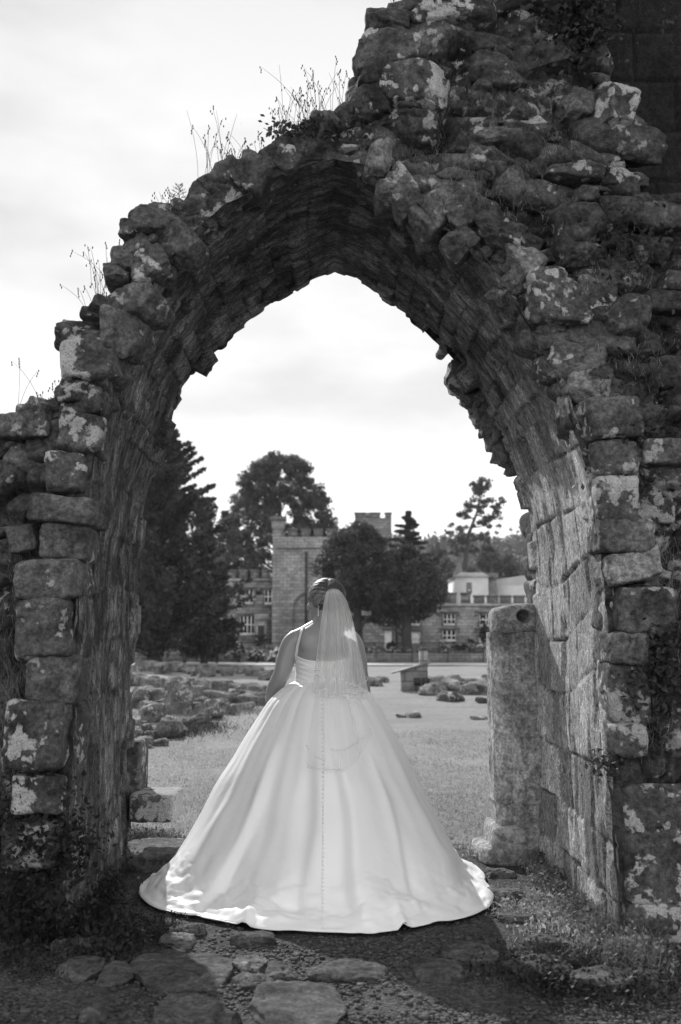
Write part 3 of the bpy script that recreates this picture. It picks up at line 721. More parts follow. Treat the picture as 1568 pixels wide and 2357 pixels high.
# trapezius / shoulder blades
limb([(B(683, 1470).x, YB, zz(1470)), (B(702, 1461).x, YB+.0, zz(1461)), (B(722, 1449).x, YB+.005, zz(1449)), (cx, YB+.01, zz(1438)), (B(770, 1449).x, YB+.005, zz(1449)), (B(789, 1461).x, YB, zz(1461)), (B(807, 1470).x, YB, zz(1470))], [.053, .053, .052, .056, .052, .053, .053])
for xx in (679, 811): addb(ell(tuple(B(xx, 1475)), (.052, .054, .056)))
for s in (-1, 1): addb(ell((cx+s*.085, YB-.075, zz(1482)), (.06, .035, .075)))
# head, built facing +X then turned
HA = math.radians(152); HC = Vector((B(747, 1384).x, YB+.02, zz(1386)))
HR = Matrix.Rotation(HA, 3, 'Z') @ Matrix.Rotation(math.radians(4), 3, 'Y')
HS = 1.06
def hp(p): return HC+HR@Vector(p)*HS
def hell(c, r, n=10, k=2.): addb(ell(hp(c), tuple(a*HS for a in r), HR, n, k))
hell((-.008, 0, .028), (.094, .073, .086)); hell((.03, 0, -.03), (.062, .056, .078)); hell((.058, 0, -.072), (.034, .034, .03)); hell((.075, 0, -.092), (.018, .020, .016))
hell((.06, 0, .03), (.036, .052, .042)); hell((.076, 0, .024), (.014, .038, .009))
limb([hp((.083, 0, .012)), hp((.096, 0, -.008)), hp((.108, 0, -.026)), hp((.094, 0, -.034))], [.007, .009, .012, .010], 10)
for s in (-1, 1):
    hell((.094, s*.010, -.031), (.010, .007, .006), 6); hell((.070, s*.036, -.018), (.026, .022, .02)); hell((.078, s*.031, .004), (.010, .013, .009), 8)
    hell((-.004, s*.074, -.008), (.015, .006, .027), 8); hell((-.009, s*.079, .004), (.012, .005, .015), 8); hell((.0, s*.076, -.030), (.007, .005, .009), 6)
hell((.093, 0, -.053), (.011, .023, .0065), 8); hell((.091, 0, -.063), (.011, .021, .007), 8)
me = bpy.data.meshes.new('body'); me.from_pydata(np.vstack(bodyV).tolist(), [], bodyF)
bo = bpy.data.objects.new('body_raw', me); COL.objects.link(bo)
rm = bo.modifiers.new('r', 'REMESH'); rm.mode = 'VOXEL'; rm.voxel_size = .0052; rm.use_smooth_shade = True
smo = bo.modifiers.new('s', 'SMOOTH'); smo.factor = .5; smo.iterations = 5
dg = bpy.context.evaluated_depsgraph_get(); me2 = bpy.data.meshes.new_from_object(bo.evaluated_get(dg)); me2.name = 'body'
me2.materials.clear(); me2.materials.append(M['skin']); me2.polygons.foreach_set('use_smooth', np.ones(len(me2.polygons), dtype=bool))
bpy.data.objects.remove(bo); body = bpy.data.objects.new('body', me2); COL.objects.link(body); body.parent = bride
bco = np.empty(len(me2.vertices)*3); me2.vertices.foreach_get('co', bco)
bodyT = BVHTree.FromObject(body, bpy.context.evaluated_depsgraph_get())

# --- bodice: shell just outside the torso
def bodice():
    n, m = 120, 40; V = []
    for i in range(m):
        t = i/(m-1)
        for j in range(n):
            q = 2*math.pi*j/n; c_, s_ = math.cos(q), math.sin(q)
            zt_ = zz(1517) + .012*math.cos(2*q)+(.035 if s_ > 0 else 0)*max(0, s_)**2 + .018*abs(c_)**3
            zb_ = zz(1578); z = zb_*(1-t)+zt_*t
            d = Vector((c_, s_*.75, 0)).normalized(); org = Vector((cx, YB, z))
            # torso radius from the lofted rows, so the arms never pull the cloth out
            zk = np.array([.90, zz(1575), zz(1545), zz(1515), zz(1490)]); rx = np.interp(z, zk, [.19, .168, .160, .168, .176]); ry = np.interp(z, zk, [.135, .118, .115, .12, .12])
            rx += .008; ry += .010+.05*max(0, s_)*sstep(zz(1560), zz(1520), np.float64(z))
            wr = .0022*math.sin(z*230+3*math.sin(q*3)+q*2)*(math.sin(q*5+1)*.5+.5)
            V.append((cx+(rx+wr)*math.copysign(abs(c_)**.85, c_), YB+(ry+wr)*math.copysign(abs(s_)**.85, s_), z))
    V = np.array(V); V2 = V[-n:].copy(); V2[:, 0] = cx+(V2[:, 0]-cx)*.955; V2[:, 1] = YB+(V2[:, 1]-YB)*.94; V2[:, 2] -= .004
    V = np.vstack([V, V2]); o = mk('bodice', V, grid_faces(m+1, n, True)[:, ::-1], M['satin'], bride, smooth=True)
    sm = o.modifiers.new('thick', 'SOLIDIFY'); sm.thickness = -.002
    return o
bod = bodice()
# shoulder straps, laid on the skin
def ray(x, z, y0=2., T=None):
    h = (T or bodyT).ray_cast(Vector((x, y0, z)), Vector((0, 1, 0))); return h[0]
def strap(pts, hw):
    V = []
    n = 24; px = np.interp(np.linspace(0, 1, n), np.linspace(0, 1, len(pts)), [p[0] for p in pts]); py = np.interp(np.linspace(0, 1, n), np.linspace(0, 1, len(pts)), [p[1] for p in pts])
    w_ = np.interp(np.linspace(0, 1, n), [0, .6, 1], [hw, hw*.8, hw*.9])
    for i in range(n):
        for e in (-1, -.4, .4, 1):
            q = B(px[i]+e*w_[i], py[i]); h = ray(q.x, q.z); y = (h.y if h is not None else YB-.03)-.004; V.append((q.x, min(y, YB-.02), q.z))
    # over the shoulder to the front
    last = np.array(V[-4:])
    for k in range(1, 6): V += [tuple(v+np.array([0, .016*k, .004*k-.0028*k*k])) for v in last]
    o = mk('strap', V, grid_faces(n+5, 4), M['satin'], bod, smooth=True); sm = o.modifiers.new('thick', 'SOLIDIFY'); sm.thickness = .0025
strap([(683, 1508), (686, 1488), (691, 1468), (696, 1450), (698, 1443)], 3.2)
strap([(808, 1508), (806, 1488), (802, 1468), (797, 1452), (795, 1446)], 3.2)

# --- skirt
hemB = [(320,2052),(330,2064),(352,2078),(395,2089),(450,2099),(520,2117),(560,2128),(600,2137),(650,2141),(700,2144),(790,2149),(850,2148),(893,2144),(930,2137),(960,2132),(1000,2124),(1035,2118),(1080,2107),(1115,2093),(1133,2078),(1139,2063),(1134,2045),(1118,2028)]
hb = np.array([tuple(G(a, b, .015))[:2] for a, b in hemB]); hc_ = np.array([cx, YB-.05])
hemang = np.arctan2(hb[:, 1]-hc_[1], hb[:, 0]-hc_[0]); hemr = np.hypot(hb[:, 0]-hc_[0], hb[:, 1]-hc_[1])
ha = np.unwrap(hemang)
# far side of the hem, hidden in front of her
NA = 520
th = np.linspace(ha[0], ha[0]+2*math.pi, NA, endpoint=False)
ka = list(ha)+[ha[0]+math.pi*1.25, ha[0]+math.pi*1.5, ha[0]+math.pi*1.75, ha[0]+2*math.pi]; kr = list(hemr)+[.85, .80, .85, hemr[0]]
# keep the far keys beyond the traced ones
ok = [0]+[i for i in range(1, len(ka)) if ka[i] > max(ka[:i])]
R0 = np.interp(th, np.array(ka)[ok], np.array(kr)[ok])
for _ in range(6): R0 = (np.roll(R0, 1)+2*R0+np.roll(R0, -1))/4
def skirt():
    ns = 260; s = np.linspace(0, 1, ns)
    zw = zz(1571)
    # radial and height profiles: puffed at the waist, straight, flaring out on the ground
    rk = np.interp(s, [0, .04, .12, .3, .5, .7, .85, .93, 1], [0, .085, .19, .35, .515, .685, .825, .915, 1.])
    zk = np.interp(s, [0, .04, .12, .3, .5, .7, .85, .93, 1], [1., .975, .90, .70, .475, .255, .090, .032, .004])
    for _ in range(60):
        for a in (rk, zk): a[1:-1] = (a[:-2]+2*a[1:-1]+a[2:])/4
    T = np.repeat(th[None], ns, 0); S = np.repeat(s[:, None], NA, 1)
    wx = .172*np.cos(T); wy = .125*np.sin(T)
    # gathered folds spreading to the hem
    rs = np.random.RandomState(5); fold = np.zeros_like(T); 
    for k, a in ((5, .55), (9, .55), (14, .28), (23, .14), (37, .10)):
        ph = rs.rand()*6.28; wob = rs.rand()*3
        fold += a*np.cos(k*T+ph+.5*np.sin(3*T+wob)+.6*S*np.sin(2*T+wob))
    A = .003+.052*sstep(.03, .55, S)*(1-.45*sstep(.62, 1, S))
    sharp = 1-np.abs(np.sin(13*T+1.2*np.sin(2*T)))**.55
    fold2 = -sharp*.008*np.exp(-((S-.1)/.12)**2)
    hx = hc_[0]+R0*np.cos(th); hy = hc_[1]+R0*np.sin(th)
    X = cx+wx*(1-rk[:, None])+(hx[None]-cx)*rk[:, None]; Y_ = YB+wy*(1-rk[:, None])+(hy[None]-YB)*rk[:, None]
    Z = zw*zk[:, None]*np.ones_like(T)
    Rr = R0[None]*rk[:, None]
    nx, ny = np.cos(T), np.sin(T)
    F_ = (A*(fold*.36-.2)+fold2)*(1-sstep(.86, .99, S)*.97)
    dp_ = np.stack([nx.ravel()*2.2, ny.ravel()*2.2, S.ravel()*2.6], -1); F_ = F_+.03*sstep(.15, .5, S)*(fbm(dp_, 221, 3).reshape(T.shape)-.2)
    for (px, lean, amp, wd) in ((862, .10, .042, .30), (470, -.12, -.034, .26), (700, .05, .014, .2), (1010, -.06, -.016, .2)):
        a0 = ha[int(np.argmin([abs(h[0]-px)+(0 if h[1] > 2070 else 400) for h in hemB]))]; dT = (T-a0+lean*(1-S)+.03*np.sin(S*9)+math.pi) % (2*math.pi)-math.pi
        F_ = F_+amp*np.tanh(dT/(.012+.05*(1-S)))*np.exp(-np.abs(dT)/wd)*sstep(.2, .55, S)*(1-.6*sstep(.9, 1, S))
    X += nx*F_*.75; Y_ += ny*F_*.75; Z += F_*.6*(1-sstep(.8, 1, S))
    # puddled hem: soft rolls and buckles lying on the ground
    p = np.stack([nx.ravel()*3.4, ny.ravel()*3.4, S.ravel()*7], -1); bk = fbm(p, 201, 4).reshape(T.shape)
    roll = np.exp(-((S-.955)/.04)**2)*.009*(1+.8*fbm(p*np.array([1.4, 1.4, 0]), 205, 2).reshape(T.shape)); low = sstep(.68, .9, S)*(1-sstep(.97, 1, S))
    Z += roll+low*np.maximum(bk, -.10)*.075
    q = fbm(np.stack([nx.ravel()*6, ny.ravel()*6, S.ravel()*12], -1), 209, 3).reshape(T.shape); Z += low*q*.016; X += nx*low*q*.01; Y_ += ny*low*q*.01
    # two little tents in the hem where the cloth is caught up
    for (px, amp, wd) in ((572, .022, .03), (919, .035, .018)):
        a0 = ha[int(np.argmin([abs(h[0]-px) for h in hemB]))]; dT = (T-a0+math.pi) % (2*math.pi)-math.pi
        Z += amp*np.exp(-(dT/wd)**2)*sstep(.86, 1, S)
    Z = np.maximum(Z, .006)
    Z[-1] = np.maximum(Z[-1]-.006, .004)
    # ground undulation
    V = np.stack([X.ravel(), Y_.ravel(), (Z+.008).ravel()], -1); V[:, 2] += terrain_z(V[:, 0], V[:, 1])*sstep(.7, 1, S.ravel())
    o = mk('skirt', V, grid_faces(ns, NA, True)[:, ::-1], M['satin'], bride, smooth=True)
    sm = o.modifiers.new('thick', 'SOLIDIFY'); sm.thickness = .002; sm.offset = -1
    e = V.reshape(ns, NA, 3)[-1]
    mb = MB(); pts = [tuple(v+np.array([0, 0, .001])) for v in e[::2]]; pts.append(pts[0]); mb.tube(pts, .0028, 5); mb.build('hem', M['satin'], o, True)
    return o
sk = skirt()
bpy.context.view_layer.update()
skT = BVHTree.FromObject(sk, bpy.context.evaluated_depsgraph_get()); boT = BVHTree.FromObject(bod, bpy.context.evaluated_depsgraph_get())
def surf(px, py, default=YB-.1):
    """nearest cloth or skin as seen from the camera along the pixel, else a default depth"""
    q = P(px, py, 1.); org = Vector((0, 0, CAMH)); d = (q-org).normalized(); best = None
    for T in (skT, boT, bodyT):
        h = T.ray_cast(org, d)
        if h[0] is not None and (best is None or h[0].y < best.y): best = h[0]
    return best if best is not None else P(px, py, default)
# buttons down the centre back
bpxs = np.linspace(1583, 2138, 58)
V0, F0 = cubesph(3); V0 = V0/np.linalg.norm(V0, axis=1)[:, None]*.0062; bme = None
for i, py in enumerate(bpxs):
    px = 741+3*math.sin(i*.05); h = surf(px, py)
    if bme is None:
        b0 = mk('button', V0, F0, M['ribbon'], sk, smooth=True); bme = b0.data; b0.location = h; continue
    b1 = b0.copy(); COL.objects.link(b1); b1.parent = sk; b1.location = h
mb = MB(); pts = [surf(741+3*math.sin(i*.05)+3, py)+Vector((0, -.002, 0)) for i, py in enumerate(np.linspace(1583, 2138, 116))]; mb.tube(pts, .0022, 5); mb.build('placket', M['satin'], sk, True)
# covered seam lines
# --- hair
def hair():
    V, Fc = ell(hp((-.018, 0, .030)), (.113, .093, .106), HR, 30)
    loc = np.array([tuple(HR.transposed()@(Vector(v)-HC)) for v in V])
    # pull in over the face and under the ears so that only the back and crown carry hair
    faceside = sstep(.030, .085, loc[:, 0]-.5*(loc[:, 2]-.03)); low = sstep(-.03, -.075, loc[:, 2]); sh = 1-.22*np.maximum(faceside, low*.9)
    ctr = np.array([-.012, 0, .02]); loc = ctr+(loc-ctr)*sh[:, None]
    ang = np.arctan2(loc[:, 1], loc[:, 2]-.02); loc *= (1+.012*np.sin(ang*26+loc[:, 0]*40))[:, None]
    V = np.array([tuple(hp(p)) for p in loc]); root = mk('hair', V, Fc, M['hair_base'], bride, smooth=True)
    # combed strands sweeping back to the pinned bun
    mb = MB(); rs = random.Random(4); bun = Vector((-.052, .030, .092))
    for i in range(420):
        sd = rs.choice((-1, 1)); a = rs.uniform(-.35, 1.0)
        st = Vector((.075*math.cos(a)+rs.uniform(-.02, .01), sd*rs.uniform(.005, .07), .035+.075*math.sin(a)))
        if rs.random() < .45: st = Vector((rs.uniform(-.03, .05), sd*.078, rs.uniform(-.035, .05)))
        en = bun+Vector((rs.uniform(-.01, .02), rs.uniform(-.035, .035), rs.uniform(-.05, .015)))
        pts = []
        for k in range(9):
            t = k/8; p = st.lerp(en, t); dd = p-Vector((-.012, 0, .028)); q = Vector((dd.x/.108, dd.y/.089, dd.z/.101)); q.normalize(); r = 1.0+.035*math.sin(math.pi*t)+rs.uniform(0, .012)
            p = Vector((-.016+q.x*.108*r, q.y*.089*r, .030+q.z*.101*r-.02*math.sin(math.pi*t)*rs.uniform(0, .3))); pts.append(hp(p))
        mb.tube(pts, [.0016]+[.0026]*7+[.0014], 4)
    # bun: wound rolls
    for i in range(70):
        r0 = rs.uniform(.012, .036); ph = rs.uniform(0, 6.28); tilt = rs.uniform(-.35, .35); pts = []
        for k in range(14):
            t = ph+k/13*4.4; pts.append(hp(bun+Vector((-.012-.022*math.cos(r0*40)+tilt*.02*math.sin(t), r0*math.cos(t)*1.05, r0*math.sin(t)*.85+.004))))
        mb.tube(pts, .003, 4)
    # nape twists and loose curls
    for i in range(60):
        a0 = rs.uniform(-.07, .07); pts = [hp((-.075+rs.uniform(-.01, .01)-.01*math.sin(k*1.1+i), a0+.016*math.sin(k*.9+i), .02-k*.0115)) for k in range(8)]; mb.tube(pts, .0028, 4)
    for i in range(40):      # flyaways catching the sun
        a = rs.uniform(0, 6.28); b = rs.uniform(.2, 1.4); d = Vector((math.cos(a)*math.cos(b), math.sin(a)*math.cos(b), math.sin(b)))
        p0 = Vector((d.x*.1-.012, d.y*.084, d.z*.092+.03)); tdir = Vector((rs.uniform(-1, 1), rs.uniform(-1, 1), rs.uniform(-.3, 1))).normalized()
        mb.tube([hp(p0), hp(p0*1.05+tdir*.008), hp(p0*1.08+tdir*.02)], [.0005, .0005, .0003], 3)
    mb.build('strands', M['hair'], root, True)
    mb = MB(); c = hp((-.098, -.012, .03))
    V, Fc = ell(c, (.010, .026, .008), HR, 6); mb.add(V, Fc)
    for i in range(9):
        V, Fc = ell(hp((-.107, -.012+.02*math.cos(i*.7), .03+.012*math.sin(i*.7))), (.004,)*3, HR, 3); mb.add(V, Fc)
    mb.build('comb', M['ribbon'], bride, True)
hair()
mb = MB(); e0 = hp((-.002, .081, -.042))
for i, (dz, r) in enumerate(((0, .0035), (-.010, .0025), (-.018, .0045), (-.028, .003), (-.036, .005))):
    V, Fc = ell(e0+Vector((0, 0, dz)), (r, r, r*1.2), None, 4); mb.add(V, Fc)
mb.tube([e0, e0+Vector((0, 0, -.036))], .0008, 4)
mb.build('earring', M['ribbon'], bride, True)
mb = MB()
for sx_ in (-1, 1): pass
hp0 = B(788, 1429); V, Fc = ell((hp0.x, YB-.13, hp0.z), (.006, .004, .010), None, 5); mb.add(V, Fc); mb.build('hair_pin', M['ribbon'], bride, True)

# --- veil: two tiers of tulle falling from the comb
M['tulle_thin'] = M['tulle'].copy(); [n for n in M['tulle_thin'].node_tree.nodes if n.type == 'MAP_RANGE'][0].inputs[3].default_value = .15; [n for n in M['tulle_thin'].node_tree.nodes if n.type == 'MAP_RANGE'][0].inputs[4].default_value = .30
def veil(name, left, right, seed, off, bottomwave):
    nu, nv = 170, 110; top = 1358; V = []; UV = []; root = None
    yl = [p[1] for p in left]; xl = [p[0] for p in left]; yr = [p[1] for p in right]; xr = [p[0] for p in right]
    yb = max(yl); rs = np.random.RandomState(seed)
    ph = rs.rand(6)*6.28; depth = np.zeros((nv, nu)); PX = np.zeros((nv, nu)); PY = np.zeros((nv, nu))
    for i in range(nv):
        v = i/(nv-1)
        for j in range(nu):
            u = j/(nu-1); bot = yb+bottomwave(u); py = top+(bot-top)*v+8*abs(u-.5)**1.5*2*(1-v)
            a = np.interp(py, yl, xl); b = np.interp(py, yr, xr); PX[i, j] = a+(b-a)*u; PY[i, j] = py
            depth[i, j] = surf(PX[i, j], py, YB-.02).y
    # cloth hangs: nearest surface so far down the fall, never pressed back in
    hang = depth-off
    hang[0] = HC.y-.118-off
    slope = .004
    for i in range(1, nv): hang[i] = np.minimum(hang[i], hang[i-1]+slope)
    base = HC.y-.115-off
    hang = np.minimum(hang, base+.0*hang)
    for _ in range(12):
        h2 = hang.copy(); h2[1:-1] = (hang[:-2]+2*hang[1:-1]+hang[2:])/4; h2[:, 1:-1] = (h2[:, :-2]+2*h2[:, 1:-1]+h2[:, 2:])/4; hang = np.minimum(h2, depth-off*.4)
    for i in range(nv):
        v = i/(nv-1)
        for j in range(nu):
            u = j/(nu-1); pl = sum(math.cos(k*u*6.28+ph[n_]+.4*math.sin(v*3+n_)) * a_ for n_, (k, a_) in enumerate(((5, .6), (9, .8), (14, .7), (21, .4))))
            amp = .004+(.010 if seed == 8 else .005)*v; edge = abs(u-.5)*2
            y = hang[i, j]-amp*(1+pl*.5)+.06*edge**3*(.3+.7*v)*0
            V.append(tuple(P(PX[i, j], PY[i, j], y))); UV.append((u, v))
    return mk(name, V, grid_faces(nv, nu), M['tulle_thin' if seed == 3 else 'tulle'], bride, smooth=True, uv=UV)
v2 = veil('lower_veil', [(749,1358),(740,1420),(729,1500),(722,1560),(715,1620),(708,1700),(706,1768)], [(778,1358),(792,1420),(806,1500),(820,1560),(834,1620),(856,1690),(872,1768)], 3, .020, lambda u: 9*math.sin(u*3.1)-78*max(0, (u-.5)/.5)**1.3)
v1 = veil('upper_veil', [(752,1358),(745,1390),(738,1440),(730,1500),(724,1550),(719,1590)], [(785,1359),(800,1385),(813,1430),(828,1500),(840,1550),(848,1590)], 8, .034, lambda u: 14*math.sin(u*7+1)*(.3+u)+16*math.sin(u*3.14))
mb = MB()      # gathered crown of the veil
V, Fc = ell(P(768, 1362, HC.y-.112), (.040, .022, .018), None, 10); mb.add(V, Fc); mb.build('veil_gather', M['tulle'], v1, True)
rib = [[(610,1120),(680,1135),(740,1140),(800,1135),(835,1155)],[(735,1225),(738,1190),(790,1178),(815,1200)],[(1100,1240),(1200,1238),(1290,1215),(1325,1222),(1335,1240),(1300,1270),(1260,1290),(1160,1300),(1100,1262)],
[(1100,1275),(1200,1310),(1290,1355),(1290,1380),(1200,1405),(1090,1415),(950,1390)],[(1090,1360),(1180,1330),(1290,1285),(1330,1250)],[(760,1365),(820,1360),(860,1348),(900,1355)],
[(655,1960),(690,2000)],[(750,2070),(800,2105),(860,2130)],[(650,2135),(720,2190),(830,2220),(960,2226),(1100,2220)],[(930,2010),(1080,2008),(1200,1940),(1290,1860),(1370,1780)],[(900,1430),(1000,1440),(1100,1438),(1180,1470),(1260,1530)]]
for k, pl in enumerate(rib):
    mb = MB(); pts = [Vector((566+a*.2105, 1302+b*.2105, 0)) for a, b in pl]; dn = []
    for i in range(len(pts)-1):
        for j in range(6):
            t = j/6; p0 = pts[max(i-1, 0)]; p1 = pts[i]; p2 = pts[i+1]; p3 = pts[min(i+2, len(pts)-1)]
            dn.append(.5*((2*p1)+(p2-p0)*t+(2*p0-5*p1+4*p2-p3)*t*t+(3*p1-p0-3*p2+p3)*t**3))
    dn.append(pts[-1]); ys_ = [surf(p.x, p.y, YB-.12).y-.06 for p in dn]
    for _ in range(4): ys_ = [ys_[0]]+[(ys_[i-1]+2*ys_[i]+ys_[i+1])/4 for i in range(1, len(ys_)-1)]+[ys_[-1]]
    mb.tube([P(p.x, p.y, y) for p, y in zip(dn, ys_)], .0024, 5)
    mb.build('ribbon_edge', M['ribbon'], v2 if k in (6, 7, 8, 9) else v1, True)
adopt(bride)

# ------------------------------------------------------------ foreground paving stones, pebbles
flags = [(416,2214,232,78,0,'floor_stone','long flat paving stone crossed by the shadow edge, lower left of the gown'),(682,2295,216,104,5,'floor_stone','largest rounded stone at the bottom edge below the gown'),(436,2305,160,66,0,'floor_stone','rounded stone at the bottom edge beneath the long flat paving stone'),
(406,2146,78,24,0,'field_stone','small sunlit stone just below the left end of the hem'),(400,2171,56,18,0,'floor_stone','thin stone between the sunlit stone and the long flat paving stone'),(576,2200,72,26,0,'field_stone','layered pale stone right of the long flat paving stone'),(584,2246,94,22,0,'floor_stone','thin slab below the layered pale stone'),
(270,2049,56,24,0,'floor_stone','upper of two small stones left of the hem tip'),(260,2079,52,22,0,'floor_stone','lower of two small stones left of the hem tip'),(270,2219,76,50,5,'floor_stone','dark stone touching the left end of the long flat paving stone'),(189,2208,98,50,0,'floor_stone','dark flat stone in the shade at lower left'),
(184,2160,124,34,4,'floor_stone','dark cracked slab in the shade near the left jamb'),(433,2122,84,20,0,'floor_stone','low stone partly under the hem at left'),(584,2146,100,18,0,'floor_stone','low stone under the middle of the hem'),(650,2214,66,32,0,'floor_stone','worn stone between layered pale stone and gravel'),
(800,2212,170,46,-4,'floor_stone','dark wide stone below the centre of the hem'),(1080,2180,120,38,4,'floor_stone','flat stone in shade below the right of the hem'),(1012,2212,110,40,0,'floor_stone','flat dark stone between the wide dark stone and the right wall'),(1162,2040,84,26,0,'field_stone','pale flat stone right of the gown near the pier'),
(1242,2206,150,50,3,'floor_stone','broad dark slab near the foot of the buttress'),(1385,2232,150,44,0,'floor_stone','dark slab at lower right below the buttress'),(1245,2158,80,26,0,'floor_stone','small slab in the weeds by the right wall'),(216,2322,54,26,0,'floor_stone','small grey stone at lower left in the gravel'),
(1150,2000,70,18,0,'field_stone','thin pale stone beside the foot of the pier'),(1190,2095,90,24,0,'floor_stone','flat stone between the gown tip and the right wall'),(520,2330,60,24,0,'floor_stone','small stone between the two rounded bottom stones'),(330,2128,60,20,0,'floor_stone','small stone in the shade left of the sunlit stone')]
for i, (px, py, w_, h_, rot, mt, lab) in enumerate(flags):
    c = G(px, py+h_*.12, .03); k = F/c.y; sx = w_/k; sy = max(.08, h_/k/.36); hz = min(.075, .04+.07*sx)
    tz = float(terrain_z(np.array([c.x]), np.array([c.y]))[0])
    V, Fc = rock((0, 0, tz-.006), (sx, sy, hz*1.25), (0, 0, math.radians(rot)), 700+i, 36, 4.5, .3)
    V[:, :2] *= (1+.10*fbm(np.stack([V[:, 0]*9, V[:, 1]*9, V[:, 2]*0+i], -1), 9, 3))[:, None]; V[:, 2] += fbm(V*14+i, 3, 4)*.010
    o = mk('paving_stone', V, Fc, M[mt], None, smooth=True); o.location = (c.x, c.y, 0); tag(o, lab, 'stone', 'stones in the trodden ground before the arch')
for (px, py, w_, h_, lab) in ((78, 2050, 112, 86, 'dark squared block at the foot of the left jamb'), (96, 2112, 80, 46, 'smaller dark block in front of the squared block at lower left')):
    c = G(px, py+h_*.35); k = F/c.y; V, Fc = rock((0, 0, h_/k*.42), (w_/k, .3, h_/k), (0, 0, .05), 760+w_, 24, 7, .14)
    o = mk('fallen_block', V, Fc, M['rubble'], None, smooth=True); o.location = (c.x, c.y+.12, 0); tag(o, lab, 'stone')

def scatter_mesh(name, n, gen, mat, smooth=False):
    Vs = []; Fs = []; k = 0
    for i in range(n):
        r = gen(i)
        if r is None: continue
        V, Fc = r; Vs.append(V); Fs.append(Fc+k); k += len(V)
    return mk(name, np.vstack(Vs), np.vstack(Fs), mat, None, smooth)
def pebbles():
    V1, F1 = cubesph(1); rs = np.random.RandomState(8); n = 15000
    px = rs.uniform(-60, 1630, n); py = rs.uniform(2040, 2420, n)**1.0
    a = (px-784)/F; b = (1178.5-py)/F; dz = sp+b*cp; dy = cp-b*sp; k = -CAMH/dz; X = a*k; Y = dy*k
    dens_ = fbm(np.stack([X*2.2, Y*2.2, X*0], -1), 44, 3); keep = dens_+rs.rand(n)*.5 > .27; X = X[keep]; Y = Y[keep]; n = len(X)
    Zt = terrain_z(X, Y); s = .003+.005*rs.rand(n)**2+.005*(rs.rand(n) < .02)
    base = V1/1.3; n8 = len(base)
    V = base[None]*(.75+.5*rs.rand(n, n8, 1))*(s[:, None]*np.stack([1+.8*rs.rand(n), 1+.8*rs.rand(n), .6+.3*rs.rand(n)], -1))[:, None]
    ang = rs.rand(n)*6.28; c_, s_ = np.cos(ang)[:, None], np.sin(ang)[:, None]; x = V[:, :, 0]*c_-V[:, :, 1]*s_; y = V[:, :, 0]*s_+V[:, :, 1]*c_
    V = np.stack([x+X[:, None], y+Y[:, None], V[:, :, 2]+Zt[:, None]-.007], -1).reshape(-1, 3)
    Fc = (F1[None]+(np.arange(n)*n8)[:, None, None]).reshape(-1, 4)
    m, t, bs = newmat('gravel'); geo = t.nodes.new('ShaderNodeNewGeometry'); fin(t, bs, mapr(t, geo.outputs['Random Per Island'], 0, 1, .025, .10), .9)
    o = mk('gravel', V, Fc, m, None, True); tag(o, kind='stuff')
pebbles()

# ------------------------------------------------------------ grasses, weeds, leaves
def leaves(c, s, rs, aspect=1.6, up=0.):
    """one bent quad per centre"""
    n = len(c); d = rs.normal(size=(n, 3)); d[:, 2] += up; d /= np.linalg.norm(d, axis=1)[:, None]
    e = rs.normal(size=(n, 3)); e -= d*(e*d).sum(1)[:, None]; e /= np.linalg.norm(e, axis=1)[:, None]
    s = np.asarray(s).reshape(-1, 1)*np.ones((n, 1)); a = d*s*aspect/2; b = e*s/2
    V = np.stack([c-a, c+b*.9-a*.1, c+a, c-b*.9-a*.1], 1).reshape(-1, 3)
    return V, np.arange(4*n).reshape(n, 4)
def blades(base, h, lean, wd, rs, seg=3):
    """curved grass blades: base (n,3), h (n,), lean (n,2)"""
    n = len(base); V = []
    sd = rs.normal(size=(n, 2)); sd /= np.linalg.norm(sd, axis=1)[:, None]
    for i in range(seg+1):
        t = i/seg; c = base.copy(); c[:, 0] += lean[:, 0]*h*t*t; c[:, 1] += lean[:, 1]*h*t*t; c[:, 2] += h*(t-.25*np.hypot(lean[:, 0], lean[:, 1])*t*t)
        w_ = wd*(1-t*.85); V.append(np.stack([c[:, 0]-sd[:, 0]*w_, c[:, 1]-sd[:, 1]*w_, c[:, 2]], -1)); V.append(np.stack([c[:, 0]+sd[:, 0]*w_, c[:, 1]+sd[:, 1]*w_, c[:, 2]], -1))
    V = np.stack(V, 1); m = 2*(seg+1); V = V.reshape(-1, 3)
    Fc = np.concatenate([np.array([[2*i, 2*i+1, 2*i+3, 2*i+2]]) for i in range(seg)]); Fc = (Fc[None]+(np.arange(n)*m)[:, None, None]).reshape(-1, 4)
    return V, Fc
def join(parts):
    Vs = []; Fs = []; k = 0
    for V, Fc in parts: Vs.append(V); Fs.append(Fc+k); k += len(V)
    return np.vstack(Vs), np.vstack(Fs)
